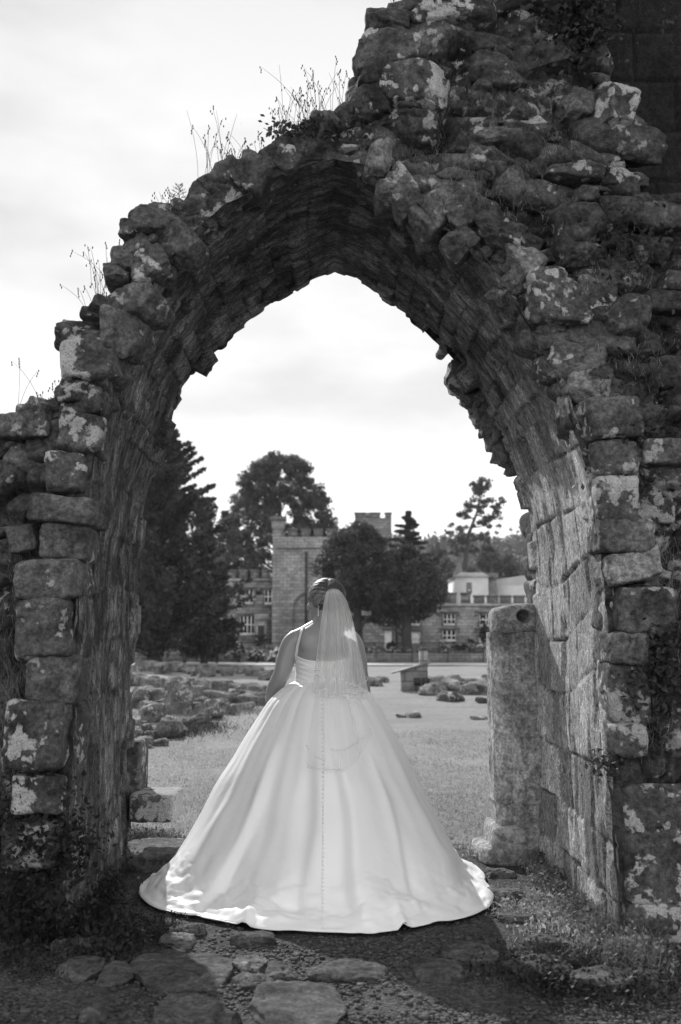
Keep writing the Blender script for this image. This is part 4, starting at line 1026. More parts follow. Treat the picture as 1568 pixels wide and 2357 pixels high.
def weed_strip(name, pts, n, spread, h0, h1, mat, seed, leafy=.5):
    rs = np.random.RandomState(seed); pts = np.array([tuple(p)[:2] for p in pts]); s = np.r_[0, np.cumsum(np.hypot(*np.diff(pts, axis=0).T))]
    t = rs.rand(n)*s[-1]; x = np.interp(t, s, pts[:, 0])+rs.normal(size=n)*spread; y = np.interp(t, s, pts[:, 1])+rs.normal(size=n)*spread
    cl = fbm(np.stack([x*5, y*5, x*0], -1), seed, 2); keep = cl+rs.rand(n)*.6 > .1; x = x[keep]; y = y[keep]; n = len(x)
    z = terrain_z(x, y)-.01; b = np.stack([x, y, z], -1)
    h = rs.uniform(h0, h1, n)
    P1 = blades(b, h, rs.normal(size=(n, 2))*.6, .0022, rs)
    m_ = int(n*leafy*3); idx = rs.randint(0, n, m_); c = b[idx]+np.stack([rs.normal(size=m_)*.03, rs.normal(size=m_)*.03, rs.rand(m_)*h[idx]*.8+.008], -1)
    P2 = leaves(c, rs.uniform(.008, .02, m_), rs)
    V, Fc = join([P1, P2]); o = mk(name, V, Fc, M[mat]); tag(o, kind='stuff'); return o
weed_strip('weeds', [G(1250, 1975), G(1330, 2060), G(1440, 2200), G(1500, 2260)], 5200, .07, .03, .14, 'weed', 1)
weed_strip('weeds', [G(1100, 1965), G(1260, 1985), G(1300, 2040)], 2600, .06, .02, .08, 'dry', 2)
weed_strip('weeds', [G(1230, 2060), G(1330, 2150), G(1420, 2210)], 3000, .12, .02, .06, 'dry', 6, .3)
weed_strip('weeds', [G(330, 1940), G(240, 1990), G(190, 2100), G(120, 2180)], 4200, .08, .04, .18, 'dark_weed', 3)
weed_strip('weeds', [G(310, 1925), G(400, 1945), G(380, 1975)], 2000, .06, .03, .12, 'weed', 4)
weed_strip('weeds', [G(40, 2200), G(200, 2180), G(320, 2130)], 2600, .14, .02, .08, 'dark_weed', 5)
weed_strip('weeds', [G(1250, 2230), G(1400, 2260), G(1560, 2250)], 2600, .14, .02, .08, 'dark_weed', 7)

# grass of the lawn just beyond the arch
def lawn_grass():
    rs = np.random.RandomState(20); n = 60000
    Y = 6.75+rs.rand(n)**1.7*9; X = rs.uniform(-.36, .36, n)*Y; b = np.stack([X, Y, np.full(n, .0)], -1)
    dn = fbm(b*1.3, 6, 3); k = dn+rs.rand(n)*.7 > .1; b = b[k]; n = len(b)
    b[:, 2] = fbm(b*.5, 12, 3)*.03
    V, Fc = blades(b, rs.uniform(.012, .035, n), rs.normal(size=(n, 2))*.7, .002+.0003*b[:, 1], rs, 2); o = mk('grass', V, Fc, M['dry']); tag(o, kind='stuff')
lawn_grass()

# tall dry grasses and herbs growing on the broken wall top
def ztop(x):
    i = np.argmin(np.abs(outer[8*18:26*18, 0]-x)); return outer[8*18+i, 1]
def clump(px, py, n, h, seed, lab, heads=True, group='grasses on the broken wall top', name='grass_tuft', mat='stem', lean=(.25, .2), Y=None):
    rs = np.random.RandomState(seed); Yc = Y or YN+.25; c = P(px, py, Yc); mb = MB()
    for i in range(n):
        hh = h*rs.uniform(.45, 1.1); l = rs.normal()*lean[0]-.08; pts = []; bx = rs.normal()*.03*(1+n/25)
        for k in range(6):
            t = k/5; pts.append((bx+l*hh*t**1.8, rs.normal()*.001+i*.0015, hh*t*(1-.2*abs(l)*t)-.03))
        mb.tube(pts, [.0011]*5+[.0006], 3)
        if heads and rs.rand() < .75:
            q = Vector(pts[-1])
            for j in range(rs.randint(2, 5)):
                V, Fc = ell(q+Vector((rs.normal()*.006, 0, -j*.014)), (.0032, .0032, .0075), None, 2); mb.add(V, Fc)
    V = np.concatenate(mb.V); o = mk(name, V, mb.F, M[mat]); o.location = c; tag(o, lab, 'grass', group); return o
gl = [(700,288,26,.26,'dense grass tuft on the wall top left of the tall step'),(742,280,10,.42,'tallest thin grass stalks, left of the tall step'),(690,295,8,.40,'thin nodding grass beside the dense tuft on the wall top'),(655,318,9,.20,'short grass sprig above the arch crown stones'),(790,262,8,.28,'sprig of seeded grass against the tall broken step'),
(560,365,10,.18,'short dry grass on the left slope of the arch top'),(520,372,16,.14,'low tuft on the rounded stones of the left slope'),(490,400,12,.42,'tall wispy grasses on the left slope of the arch'),(400,470,14,.12,'short tuft beside the little seedling'),(250,650,8,.26,'seeding stalks leaning out from the left haunch'),
(215,715,10,.20,'dark stiff sprigs on the mossy ledge, left haunch'),(235,700,8,.26,'thin stalks on the mossy ledge, left haunch'),(150,905,10,.10,'low sprigs on top of the left wall'),(60,940,3,.30,'single long curved stalk on the left wall top'),(925,40,8,.24,'grass stalks at the very top beside the highest stone'),(110,925,8,.08,'tiny sprigs at the left end of the wall top')]
for i, (px, py, n, h, lab) in enumerate(gl): clump(px, py, n, h, 40+i, lab)
# the little conifer seedling
root = empty('seedling', P(412, 478, YN+.2), 'tiny dark conifer seedling sprouting on the left slope of the arch', 'seedling')
mb = MB(); mb.tube([(0, 0, -.04), (.002, 0, .04), (-.003, 0, .12)], [.003, .0025, .0012], 5); s_ = mb.build('stem', M['bark'], root)
rs = random.Random(2); mb = MB()
for i in range(11):
    z = .035+.008*i; sd = -1 if i % 2 else 1; L = .05*(1-i/14)
    e = Vector((sd*L, rs.uniform(-.02, .02), z+.012)); mb.tube([(0, 0, z), e], [.0012, .0006], 3)
    for k in range(9):
        q = Vector((0, 0, z)).lerp(e, .3+.7*k/8); mb.tube([q, q+Vector((rs.uniform(-.009, .009), rs.uniform(-.008, .008), .010))], [.0014, .0006], 3)
mb.build('needles', M['dark_weed'], root)
# dry grass and ivy hanging on the dark rubble faces
def wall_plants(regions, mat, seed, nm):
    rs = np.random.RandomState(seed); Ps = []
    for (px, py, rx, ry, n, h) in regions:
        x = rs.normal(size=n)*rx/F*YN; z = rs.normal(size=n)*ry/F*YN; c = P(px, py, YN-.02); b = np.stack([c.x+x, np.full(n, c.y)+rs.uniform(-.02, .06, n), c.z+z], -1)
        l = rs.normal(size=(n, 2))*.7; l[:, 1] = -np.abs(l[:, 1])*.5; Ps.append(blades(b, h*rs.uniform(.4, 1.2, n)*np.where(rs.rand(n) < .35, -1, 1), l, .0011, rs))
    V, Fc = join(Ps); o = mk(nm, V, Fc, M[mat]); tag(o, kind='stuff')
wall_plants([(990,350,40,30,160,.09),(1060,420,40,40,160,.08),(1150,470,40,30,100,.07),(1010,210,50,30,140,.08),(1150,230,60,40,140,.07),(1240,330,60,40,120,.06),(1290,500,60,50,120,.06),(1420,620,60,60,160,.07),(1480,820,50,60,160,.07),(1500,1250,30,60,160,.12),(1530,1350,30,60,160,.14),(1510,1500,40,60,220,.10),(1480,1660,40,40,200,.12),(30,1650,30,120,420,.16),(60,1800,40,90,320,.14),(30,1450,30,90,160,.08),(60,1300,30,60,80,.06)], 'dry', 60, 'dry_wall_grass')
def ivy(regions, seed):
    rs = np.random.RandomState(seed); Ps = []
    for (px, py, rx, ry, n) in regions:
        c = P(px, py, YN-.03); b = np.stack([c.x+rs.normal(size=n)*rx/F*YN, c.y+rs.uniform(-.05, .06, n), c.z+rs.normal(size=n)*ry/F*YN], -1); Ps.append(leaves(b, rs.uniform(.012, .028, n), rs))
    V, Fc = join(Ps); o = mk('wall_foliage', V, Fc, M['dark_weed']); tag(o, kind='stuff')
ivy([(1500,1560,35,50,900),(1520,1480,40,40,600),(1480,950,60,90,500),(1330,60,40,60,900),(1360,20,40,50,600),(60,1900,60,60,1400),(120,1960,60,40,900),(1440,560,60,50,400),(1395,1760,20,20,120),(720,300,60,14,500),(60,2120,70,50,900)], 61)

# ------------------------------------------------------------ middle distance: ruined footings, boulders, stele
def boulder(px, py, w_, h_, seed, lab, group, mt='field_stone', nm='fallen_stone', k=4., dz=.0):
    c = G(px, py+h_*.5); kk = F/c.y
    V, Fc = rock((0, 0, h_/kk*.38+dz), (w_/kk*1.25, w_/kk*.8, h_/kk*1.1), (.12*math.sin(seed*3.), .12*math.cos(seed*5.), seed*1.3), seed, 14, k, .24)
    V[:, 0] *= .95
    o = mk(nm, V, Fc, M[mt], None, smooth=True); o.location = (c.x, c.y, 0); tag(o, lab, 'stone', group); return o
gA = 'stones of the ruined footings left of the gown'
spec = [(388,1674,62,44,'large rounded boulder on the grass left of the gown'),(413,1598,56,86,'tall upright weathered stump among the footings'),(345,1604,70,50,'broad stone behind the tall stump at the left jamb'),(352,1640,66,40,'squared stone with flat lit top near the left jamb'),
(488,1642,46,30,'dark stone at the right tip of the footings, second from the gown'),(532,1632,34,26,'small dark stone nearest the gown edge'),(560,1624,44,16,'low flat stone touching the left side of the gown'),(462,1655,40,22,'low stone between boulder and dark stone'),(430,1660,30,16,'small pale stone right of the large boulder'),(330,1708,40,26,'stone half hidden by the left jamb, nearest row'),(318,1690,30,26,'little stone above the nearest row at the jamb'),(370,1708,34,16,'small flat stone below the large boulder')]
for i, (a, b, c_, d_, lab) in enumerate(spec): boulder(a, b, c_, d_, 900+i, lab, gA, k=3.4 if i != 1 else 7)
ORD = 'first second third fourth fifth sixth seventh eighth ninth tenth eleventh twelfth thirteenth fourteenth fifteenth sixteenth seventeenth eighteenth nineteenth twentieth'.split()
def ordw(i): return ORD[i] if i < 20 else ('twenty-'+ORD[i-20] if i < 29 else ('thirtieth' if i == 29 else 'thirty-'+ORD[i-30]))
def row(pts, n, s0, s1, seed, lab, group, base=0, mt='field_stone', both=1):
    rs = random.Random(seed); pts = [Vector(p) for p in pts]
    for i in range(n):
        t = i/(n-1)*(len(pts)-1); j = min(int(t), len(pts)-2); p = pts[j].lerp(pts[j+1], t-j); s_ = rs.uniform(s0, s1)
        boulder(p.x+rs.uniform(-3, 3), p.y+rs.uniform(-5, 5), s_*rs.uniform(1., 1.5), s_*rs.uniform(.5, .85), base+i, ordw(i)+' stone from the left '+lab, group, mt, k=rs.uniform(5, 10))
row([(318,1536),(420,1538),(560,1546),(650,1552)], 34, 18, 34, 1, 'in the farthest row of footings left of the gown', 'farthest row of footings', 1000)
row([(312,1568),(430,1572),(540,1580),(625,1588)], 26, 20, 40, 2, 'in the second farthest row of footings', 'second row of footings', 1100)
row([(315,1592),(450,1596),(560,1606),(610,1608)], 18, 22, 40, 3, 'in the middle row of footings', 'middle rows of footings', 1200)
row([(318,1622),(440,1622),(520,1622)], 12, 22, 38, 4, 'in the nearer row of footings', 'nearer rows of footings', 1300)
row([(316,1660),(350,1690),(420,1684)], 8, 16, 26, 7, 'among small stones in the weeds by the large boulder', 'small stones by the boulder', 1350)
row([(985,1583),(1040,1582),(1120,1586)], 13, 26, 40, 5, 'in the base of the low broken wall at right', 'stones of the low broken wall', 1400)
row([(990,1566),(1050,1564),(1130,1568)], 8, 24, 34, 6, 'along the top of the low broken wall at right', 'upper stones of the low broken wall', 1450)
row([(850,1568),(880,1566)], 4, 20, 32, 8, 'in the short broken wall just right of the veil', 'stones right of the veil', 1480)
boulder(1035, 1602, 52, 24, 1500, 'dark flat-topped stone on the grass in front of the low broken wall', 'loose stones on the grass at right', 'block', k=6)
boulder(1115, 1612, 34, 12, 1501, 'small dark flat stone on the grass beside the pier', 'loose stones on the grass at right', 'block')
boulder(950, 1645, 44, 13, 1502, 'low stone showing through the lawn right of the gown', 'loose stones on the grass at right')
boulder(925, 1648, 24, 7, 1503, 'tiny stone left of the low stone in the lawn', 'loose stones on the grass at right')
boulder(1105, 1652, 50, 9, 1504, 'low flat stone in the lawn next to the pier', 'loose stones on the grass at right')
def stele():
    c = G(938, 1592); Y0 = c.y; q = lambda a, b, y=Y0: P(a, b, y)
    root = empty('visitor_plinth', (c.x, Y0, 0), 'small masonry plinth with sloping slab top on the lawn right of the bride', 'plinth')
    x0, x1 = q(925, 1590).x, q(985, 1590).x; zl, zr = q(925, 1545).z, q(985, 1528).z
    MB().prism([(x0, -.05), (x1, -.05), (x1, zr), (x0, zl)], Y0, Y0+.55).build('plinth_body', M['castle_dark'], root)
    a, b = q(903, 1551), q(990, 1527); MB().prism([(a.x, a.z), (b.x, b.z), (b.x, b.z+.05), (a.x, a.z+.035)], Y0-.06, Y0+.62).build('sloping_slab', M['slate'], root)
    p0, p1 = q(968, 1530), q(986, 1510); MB().box(p0.x, p1.x, Y0+.1, Y0+.45, p0.z-.1, q(968, 1516).z+.2).build('stone_upright', M['castle'], root)
    for (u0, u1) in ((938, 952), (955, 970)): MB().box(q(u0, 1).x, q(u1, 1).x, Y0-.02, Y0-.002, q(1, 1578).z, q(1, 1560).z).build('panel', M['dark_paint'], root)
    adopt(root)
stele()
def far_tufts(name, pts, n, spread, h0, h1, mat, seed):
    rs = np.random.RandomState(seed); pts = np.array([tuple(G(*p))[:2] for p in pts]); s = np.r_[0, np.cumsum(np.hypot(*np.diff(pts, axis=0).T))]
    t = rs.rand(n)*s[-1]; x = np.interp(t, s, pts[:, 0])+rs.normal(size=n)*spread; y = np.interp(t, s, pts[:, 1])+rs.normal(size=n)*spread
    cl_ = fbm(np.stack([x*1.2, y*1.2, x*0], -1), seed, 2); k = cl_+rs.rand(n)*.5 > .1; x = x[k]; y = y[k]; n = len(x)
    V, Fc = blades(np.stack([x, y, x*0-.02], -1), rs.uniform(h0, h1, n), rs.normal(size=(n, 2))*.6, .006, rs, 2); o = mk(name, V, Fc, M[mat]); tag(o, kind='stuff')
far_tufts('long_grass', [(312,1712),(330,1690),(400,1690),(480,1665)], 3600, .3, .05, .2, 'dark_weed', 1)
far_tufts('long_grass', [(315,1650),(430,1650),(520,1632)], 3000, .6, .05, .22, 'pale_leaf', 2)
far_tufts('long_grass', [(315,1610),(460,1612),(600,1615)], 2600, .8, .05, .2, 'dark_weed', 3)
far_tufts('long_grass', [(315,1575),(460,1580),(610,1592)], 2200, 1.3, .05, .2, 'weed', 4)
far_tufts('long_grass', [(985,1596),(1130,1600)], 3000, .3, .04, .14, 'weed', 5)

# ------------------------------------------------------------ far buildings
YC = 88.
def C(a, b, y=YC): return P(a, b, y)
def crenels(mb, x0, x1, z0, z1, y0, y1, mer, gap):
    x = x0; 
    while x < x1-.05:
        mb.box(x, min(x+mer, x1), y0, y1, z0, z1); mb.box(x-.06, min(x+mer, x1)+.06, y0-.08, y1+.08, z1+.002, z1+.16); x += mer+gap
def window(root, px, py, w_, h_, y, lights=3, transom=True, hood=True, pale=False):
    c = C(px, py, y); k = y/F; W, H = w_*k, h_*k; x0, x1, z0, z1 = c.x-W/2, c.x+W/2, c.z-H/2, c.z+H/2
    f = MB(); t = .14
    f.box(x0-t, x0, y-.1, y+.05, z0-t, z1+t).box(x1, x1+t, y-.1, y+.05, z0-t, z1+t).box(x0, x1, y-.1, y+.05, z1, z1+t).box(x0-.1, x1+.1, y-.16, y-.101, z0-t-.04, z0-.02).box(x0, x1, y-.1, y+.05, z0-t, z0)
    if hood: f.box(x0-.4, x1+.4, y-.2, y-.102, z1+t+.02, z1+t+.16); f.box(x0-.4, x0-.26, y-.2, y-.102, z1-.15, z1+t+.018); f.box(x1+.26, x1+.4, y-.2, y-.102, z1-.15, z1+t+.018)
    w = f.build('window', M['castle_dark'], root)
    MB().box(x0+.002, x1-.002, y-.012, y-.004, z0+.002, z1-.002).build('pane', M['white_paint'] if pale else M['glass'], w)
    m = MB(); 
    for i in range(lights+1):
        x = x0+W*i/lights; m.box(max(x0, x-.045), min(x1, x+.045), y-.09, y-.02, z0, z1)
    if transom: m.box(x0, x1, y-.084, y-.024, z0+H*.55-.04, z0+H*.55+.04)
    m.box(x0, x1, y-.086, y-.022, z0+.001, z0+.17)
    m.build('glazing_bar', M['white_paint'], w)
def castle():
    root = empty('castellated_house', (C(700, 1500).x, YC, 0), 'grey stone castellated mansion with crenellated tower, behind the gardens left of the bride', 'mansion')
    y = YC
    # left wing
    x0, x1 = C(425, 1).x, C(640, 1).x; zt = C(1, 1331).z
    MB().box(x0, x1, y, y+12, -.1, zt).build('wing_wall', M['castle'], root)
    m = MB(); crenels(m, x0, x1, zt+.001, C(1, 1316).z, y, y+.5, 17*y/F, 9*y/F); m.build('battlement', M['castle_dark'], root)
    MB().box(x0, x1, y-.12, y-.002, zt-.25, zt-.05).build('string_course', M['castle_pale'], root)
    for (a, b, w_, h_) in ((506,1373,27,36),(570,1374,27,32),(622,1375,26,32)): window(root, a, b, w_, h_, y)
    window(root, 570, 1440, 34, 42, y, 4); window(root, 492, 1440, 34, 42, y, 4)
    c0, c1 = C(608, 1), C(629, 1); MB().box(c0.x, c1.x, y-1.2, y-.002, 0, C(1, 1428).z).build('porch', M['castle'], root); MB().box(c0.x+.15, c1.x-.15, y-1.26, y-1.202, 0, C(1, 1440).z).build('doorway', M['dark_paint'], root)
    MB().box(C(605, 1).x, C(633, 1).x, y-1.3, y-.9, C(1, 1428).z+.002, C(1, 1414).z).build('porch_sign_stone', M['castle_pale'], root)
    # tower
    yt = y-1.5; tx0, tx1 = C(648, 1, yt).x, C(800, 1, yt).x; zt = C(1, 1236, yt).z
    MB().box(tx0, tx1, yt, yt+8, -.1, zt).build('tower_wall', M['castle'], root)
    MB().box(tx0-.1, tx1+.1, yt-.15, yt-.002, C(1, 1262, yt).z, C(1, 1257, yt).z).build('string_course', M['castle_pale'], root)
    m = MB(); crenels(m, tx0+1., tx1, zt+.001, C(1, 1221, yt).z, yt, yt+.5, 20*y/F, 9*y/F); m.build('battlement', M['castle_dark'], root)
    # octagonal stair turret at the corner
    cxx = C(650, 1, yt).x; r = 13.5*yt/F
    def octa(mb, r_, z0, z1):
        pts = [(cxx+r_*math.cos(math.pi/8+k*math.pi/4), yt+.6+r_*math.sin(math.pi/8+k*math.pi/4)) for k in range(8)]
        V = [(a, b, z0) for a, b in pts]+[(a, b, z1) for a, b in pts]; mb.add(V, [tuple(range(7, -1, -1)), tuple(range(8, 16))]+[(k, (k+1) % 8, (k+1) % 8+8, k+8) for k in range(8)])
    m = MB(); octa(m, r, -.1, C(1, 1215, yt).z); m.build('turret', M['castle'], root)
    m = MB(); octa(m, r*1.18, C(1, 1215, yt).z+.002, C(1, 1205, yt).z); octa(m, r*1.22, C(1, 1205, yt).z+.003, C(1, 1199, yt).z)
    m.build('turret_cornice', M['castle_pale'], root); m = MB()
    for k in range(8):
        a = math.pi/8+k*math.pi/4; X_, Y_ = cxx+r*1.08*math.cos(a), yt+.6+r*1.08*math.sin(a); m.box(X_-.2, X_+.2, Y_-.2, Y_+.2, C(1, 1199, yt).z+.004, C(1, 1188, yt).z)
    m.build('turret_merlons', M['castle_dark'], root)
    m = MB(); X_ = C(711, 1, yt).x; m.box(X_-.09, X_+.09, yt-.2, yt-.02, 0, C(1, 1262, yt).z-.3); m.build('drainpipe', M['dark_paint'], root)
    # great arched window
    m = MB(); cc = C(706, 1400, yt); R1, R2 = 33*yt/F, 28*yt/F; zb = C(1, 1462, yt).z; zs = C(1, 1400, yt).z
    o_, i_ = [(cc.x-R1, zb), (cc.x-R1, zs)]+[(cc.x-R1*math.cos(t*math.pi/12), zs+R1*1.15*math.sin(t*math.pi/12)) for t in range(1, 12)]+[(cc.x+R1, zs), (cc.x+R1, zb)], [(cc.x-R2, zb), (cc.x-R2, zs)]+[(cc.x-R2*math.cos(t*math.pi/12), zs+R2*1.15*math.sin(t*math.pi/12)) for t in range(1, 12)]+[(cc.x+R2, zs), (cc.x+R2, zb)]
    n = len(o_); V = [(a, yt-.18, b) for a, b in o_]+[(a, yt-.18, b) for a, b in i_]+[(a, yt-.002, b) for a, b in o_]+[(a, yt-.002, b) for a, b in i_]
    Fc = [(k, k+1, n+k+1, n+k) for k in range(n-1)]+[(k, 2*n+k, 2*n+k+1, k+1) for k in range(n-1)]+[(n+k, n+k+1, 3*n+k+1, 3*n+k) for k in range(n-1)]
    w = m.add(V, Fc).build('arched_window', M['castle_dark'], root); mk('pane', [(a, yt-.01, b) for a, b in i_], [tuple(range(n))], M['castle'], w)
    # rear tower block showing above the yew
    yr = y+10; a, b = C(815, 1, yr).x, C(893, 1, yr).x; zt = C(1, 1192, yr).z
    MB().box(a, b, yr, yr+6, 6, zt).build('rear_tower', M['castle_dark'], root); m = MB(); crenels(m, a, b, zt+.002, C(1, 1183, yr).z, yr, yr+.5, 1.0, .5); m.build('battlement', M['castle_dark'], root)
    MB().box(C(836, 1, yr).x, C(849, 1, yr).x, yr+1, yr+2, zt, C(1, 1177, yr).z).build('chimney', M['castle_dark'], root)
    adopt(root)
castle()
def long_wing():
    y = 86.; root = empty('service_wing', (C(1030, 1500, y).x, y, 0), 'long low castellated stone range with white mullioned windows, right of the bride', 'building')
    x0, x1 = C(800, 1, y).x, C(1330, 1, y).x; zt = C(1, 1388, y).z
    MB().box(x0, x1, y, y+9, -.1, zt).build('wall', M['castle'], root)
    MB().box(x0, x1, y-.14, y-.002, C(1, 1396, y).z, C(1, 1391, y).z).build('string_course', M['castle_pale'], root)
    m = MB(); crenels(m, x0, C(1060, 1, y).x, zt+.002, C(1, 1368, y).z, y, y+.5, .8, .42); crenels(m, C(1060, 1, y).x+.3, x1, zt+.002, C(1, 1374, y).z, y, y+.5, .9, .25); m.build('battlement', M['castle_dark'], root)
    for (a, b, w_, h_, l) in ((884,1427,15,24,2),(954,1427,25,25,3),(1034,1427,27,25,3),(1115,1428,22,27,3),(1195,1428,25,25,3)): window(root, a, b, w_, h_, y, l)
    for (a, b, w_, h_, pl) in ((952,1468,28,26,True),(1034,1464,30,24,False),(1115,1466,26,26,True)): window(root, a, b, w_, h_, y, 3, True, True, pl)
    d = MB().box(C(877, 1, y).x, C(892, 1, y).x, y-.08, y-.002, 0, C(1, 1452, y).z).build('door', M['white_paint'], root)
    MB().box(C(871, 1, y).x, C(899, 1, y).x, y-.3, y-.002, C(1, 1449, y).z, C(1, 1445, y).z).build('door_hood', M['castle_dark'], root)
    for px in (902, 1152): 
        X_ = C(px, 1, y).x; MB().box(X_-.08, X_+.08, y-.18, y-.02, 0, zt-.6).build('drainpipe', M['dark_paint'], root)
    adopt(root)
long_wing()
def white_house():
    y = 108.; root = empty('white_house', (C(1065, 1400, y).x, y, 0), 'pale rendered house with cone roof and dark chimney, rising behind the low range', 'house')
    x0, x1 = C(1028, 1, y).x, C(1098, 1, y).x
    MB().box(x0, x1, y, y+7, -.1, C(1, 1328, y).z).build('wall', M['render'], root)
    MB().prism([(x0-.2, C(1, 1328, y).z), (x1+.2, C(1, 1328, y).z), (x1-.6, C(1, 1318, y).z), (x0+.6, C(1, 1318, y).z)], y-.2, y+7.2).build('roof', M['pale_roof'], root)
    c = C(1064, 1320, y); r = 14*y/F; V = [(c.x+r*math.cos(k*math.pi/8), y+3+r*math.sin(k*math.pi/8), C(1, 1325, y).z) for k in range(16)]+[(c.x, y+3, C(1, 1284, y).z)]
    mk('cone_roof', V, [(k, (k+1) % 16, 16) for k in range(16)], M['slate'], root)
    MB().box(C(1101, 1, y).x, C(1119, 1, y).x, y+1, y+2.2, 0, C(1, 1330, y).z).box(C(1098, 1, y).x, C(1122, 1, y).x, y+.8, y+2.4, C(1, 1330, y).z+.01, C(1, 1318, y).z).build('chimney', M['castle_dark'], root)
    window(root, 1080, 1352, 6, 16, y, 1, False, False); 
    MB().box(C(1119, 1, y).x, C(1300, 1, y).x, y+2, y+9, -.1, C(1, 1345, y).z).build('rear_wall', M['render'], root)
    MB().prism([(C(1119, 1, y).x, C(1, 1345, y).z+.01), (C(1300, 1, y).x, C(1, 1345, y).z+.01), (C(1300, 1, y).x, C(1, 1290, y).z), (C(1200, 1, y).x, C(1, 1318, y).z), (C(1125, 1, y).x, C(1, 1330, y).z)], y+2.5, y+9).build('rear_roof', M['pale_roof'], root)
    w = MB().box(C(1130, 1, y).x, C(1147, 1, y).x, y+2.2, y+2.48, C(1, 1362, y).z, C(1, 1346, y).z).build('dormer', M['glass'], root)
    adopt(root)
white_house()

# garden terrace: retaining wall, rail fence, shrubs
tw = MB().box(-40, 40, 71.4, 71.9, -.1, .62).build('terrace_wall', M['castle_dark']); tag(tw, 'low stone retaining wall along the garden behind the lawn', 'wall')
o = MB().box(-60, 60, 71.9, 140, -.1, .35).build('garden_bed', M['lawn']); tag(o, kind='structure')
for (nm, ya, z0) in (('rail_fence', 70.4, 0.), ('rail_fence', 74.0, .35)):
    root = empty(nm, (0, ya, z0), 'dark two-rail iron fence in front of the terrace wall' if z0 == 0 else 'dark iron rail fence up on the garden bed among the shrubs', 'fence')
    for z in (.45, .95): MB().box(-35, 35, ya-.02, ya+.02, z0+z, z0+z+.045).build('rail', M['dark_paint'], root)
    for i in range(29): x = -35+i*2.5; MB().box(x-.03, x+.03, ya-.07, ya-.021, z0, z0+1.05).build('post', M['dark_paint'], root); adopt(root)

# ------------------------------------------------------------ trees and shrubs
def crown(cl, n, spread, size, rs, flat=1., up=0.):
    cl = np.asarray(cl); i = rs.randint(0, len(cl), n); d = rs.normal(size=(n, 3)); d /= np.linalg.norm(d, axis=1)[:, None]; d *= rs.rand(n, 1)**.5
    sp_ = cl[i, 3:4] if cl.shape[1] > 3 else spread; d = d*sp_; d[:, 2] *= flat
    return leaves(cl[i, :3]+d, rs.uniform(.6, 1.3, n)*size, rs, 1.5, up)
def bush(px, py_top, py_bot, w_, Y, seed, lab, mt='leaf', flowers=0, group='shrubs of the garden border', n=2600):
    rs = np.random.RandomState(seed); c = P(px, py_bot, Y); k = Y/F; W, H = w_*k/2, (py_bot-py_top)*k; z0 = .35 if Y > 71.9 else 0; H = P(px, py_top, Y).z-z0
    root = empty('shrub', (c.x, Y, z0), lab, 'shrub', group)
    cl = []
    for i in range(26):
        a, b = rs.uniform(0, 6.28), rs.rand()**.5; cl.append((W*.8*b*math.cos(a), W*.6*b*math.sin(a), H*(.15+.72*rs.rand()*(1-.45*b*b)), W*rs.uniform(.16, .34)))
    V, Fc = crown(cl, n, 0, .10+.06*(Y > 80), rs, .8); mk('foliage', V, Fc, M[mt], root)
    if flowers:
        V, Fc = crown([(a, b-.1, z+.1, r) for a, b, z, r in cl], flowers, 0, .10, rs, .8); mk('blossom', V, Fc, M['flower'], root)
    m = MB()
    for i in range(5): m.tube([(rs.normal()*.1, rs.normal()*.1, 0), (cl[i][0]*.4, cl[i][1]*.4, H*.3), cl[i][:3]], [.04, .03, .01], 4)
    m.build('stem', M['bark'], root); 
    return root
bs_ = [(425,1410,1520,90,66,'pale_leaf',60,'large loose pale-leaved shrub in front of the dark yew'),(500,1455,1518,60,67,'pale_leaf',200,'rounded pale shrub left of the porch'),(470,1430,1515,60,69,'leaf',0,'dark shrub between the two pale shrubs'),(548,1470,1518,40,70,'leaf',60,'low shrub under the mansion ground floor window'),
(600,1440,1516,34,82,'yew',0,'dark arching climber beside the porch doorway'),(590,1490,1524,44,68,'leaf',160,'low flowering shrub right of the rounded pale shrub'),(632,1486,1520,36,68,'leaf',420,'white flowering shrub against the tower foot'),(860,1490,1518,40,73,'leaf',240,'low flowering shrub just right of the veil'),
(905,1488,1518,46,73,'leaf',200,'white flowering shrub under the pale door'),(955,1494,1520,44,73,'pale_leaf',160,'pale shrub in front of the low range middle windows'),(978,1486,1518,34,74,'pale_leaf',300,'tall white blossom shrub in the border'),(1020,1468,1516,34,75,'pale_leaf',200,'pale upright shrub left of the round dark bush'),(1055,1462,1500,42,76,'yew',0,'round dark bush in front of the low range'),
(1085,1464,1500,30,77,'yew',0,'smaller dark bush right of the round dark bush'),(1100,1478,1520,60,74,'pale_leaf',260,'broad pale shrub nearest the pier'),(1018,1496,1522,36,72.5,'leaf',80,'dark low shrub in the middle of the right border'),(900,1470,1502,20,82,'yew',0,'small clipped dark bush beside the pale door'),(835,1484,1520,40,74,'leaf',0,'dark shrub partly behind the veil'),
(1130,1490,1522,40,73,'leaf',120,'low shrub partly hidden by the pier'),(740,1478,1520,60,73,'leaf',100,'shrub hidden behind the bride at the tower foot'),(680,1484,1520,50,72.5,'leaf',160,'low flowering shrub at the tower corner'),(1180,1486,1522,50,74,'leaf',120,'shrub behind the pier'),(1113,1395,1412,26,84,'yew',0,'dark creeper over the upper right window')]
for i, (px, a, b, w_, Y, mt, fl, lab) in enumerate(bs_): bush(px, a, b, w_, Y, 100+i, lab, mt, fl)
rs = np.random.RandomState(77); n = 16000
x = rs.uniform(-24, 24, n); V, Fc = leaves(np.stack([x, 71.95+rs.rand(n)*3, .4+rs.rand(n)**2*.6*(1.1+fbm(np.stack([x, x*0, x*0], -1), 3, 3))], -1), rs.uniform(.05, .13, n), rs); o = mk('flower_border', V, Fc, M['pale_leaf']); tag(o, kind='stuff')

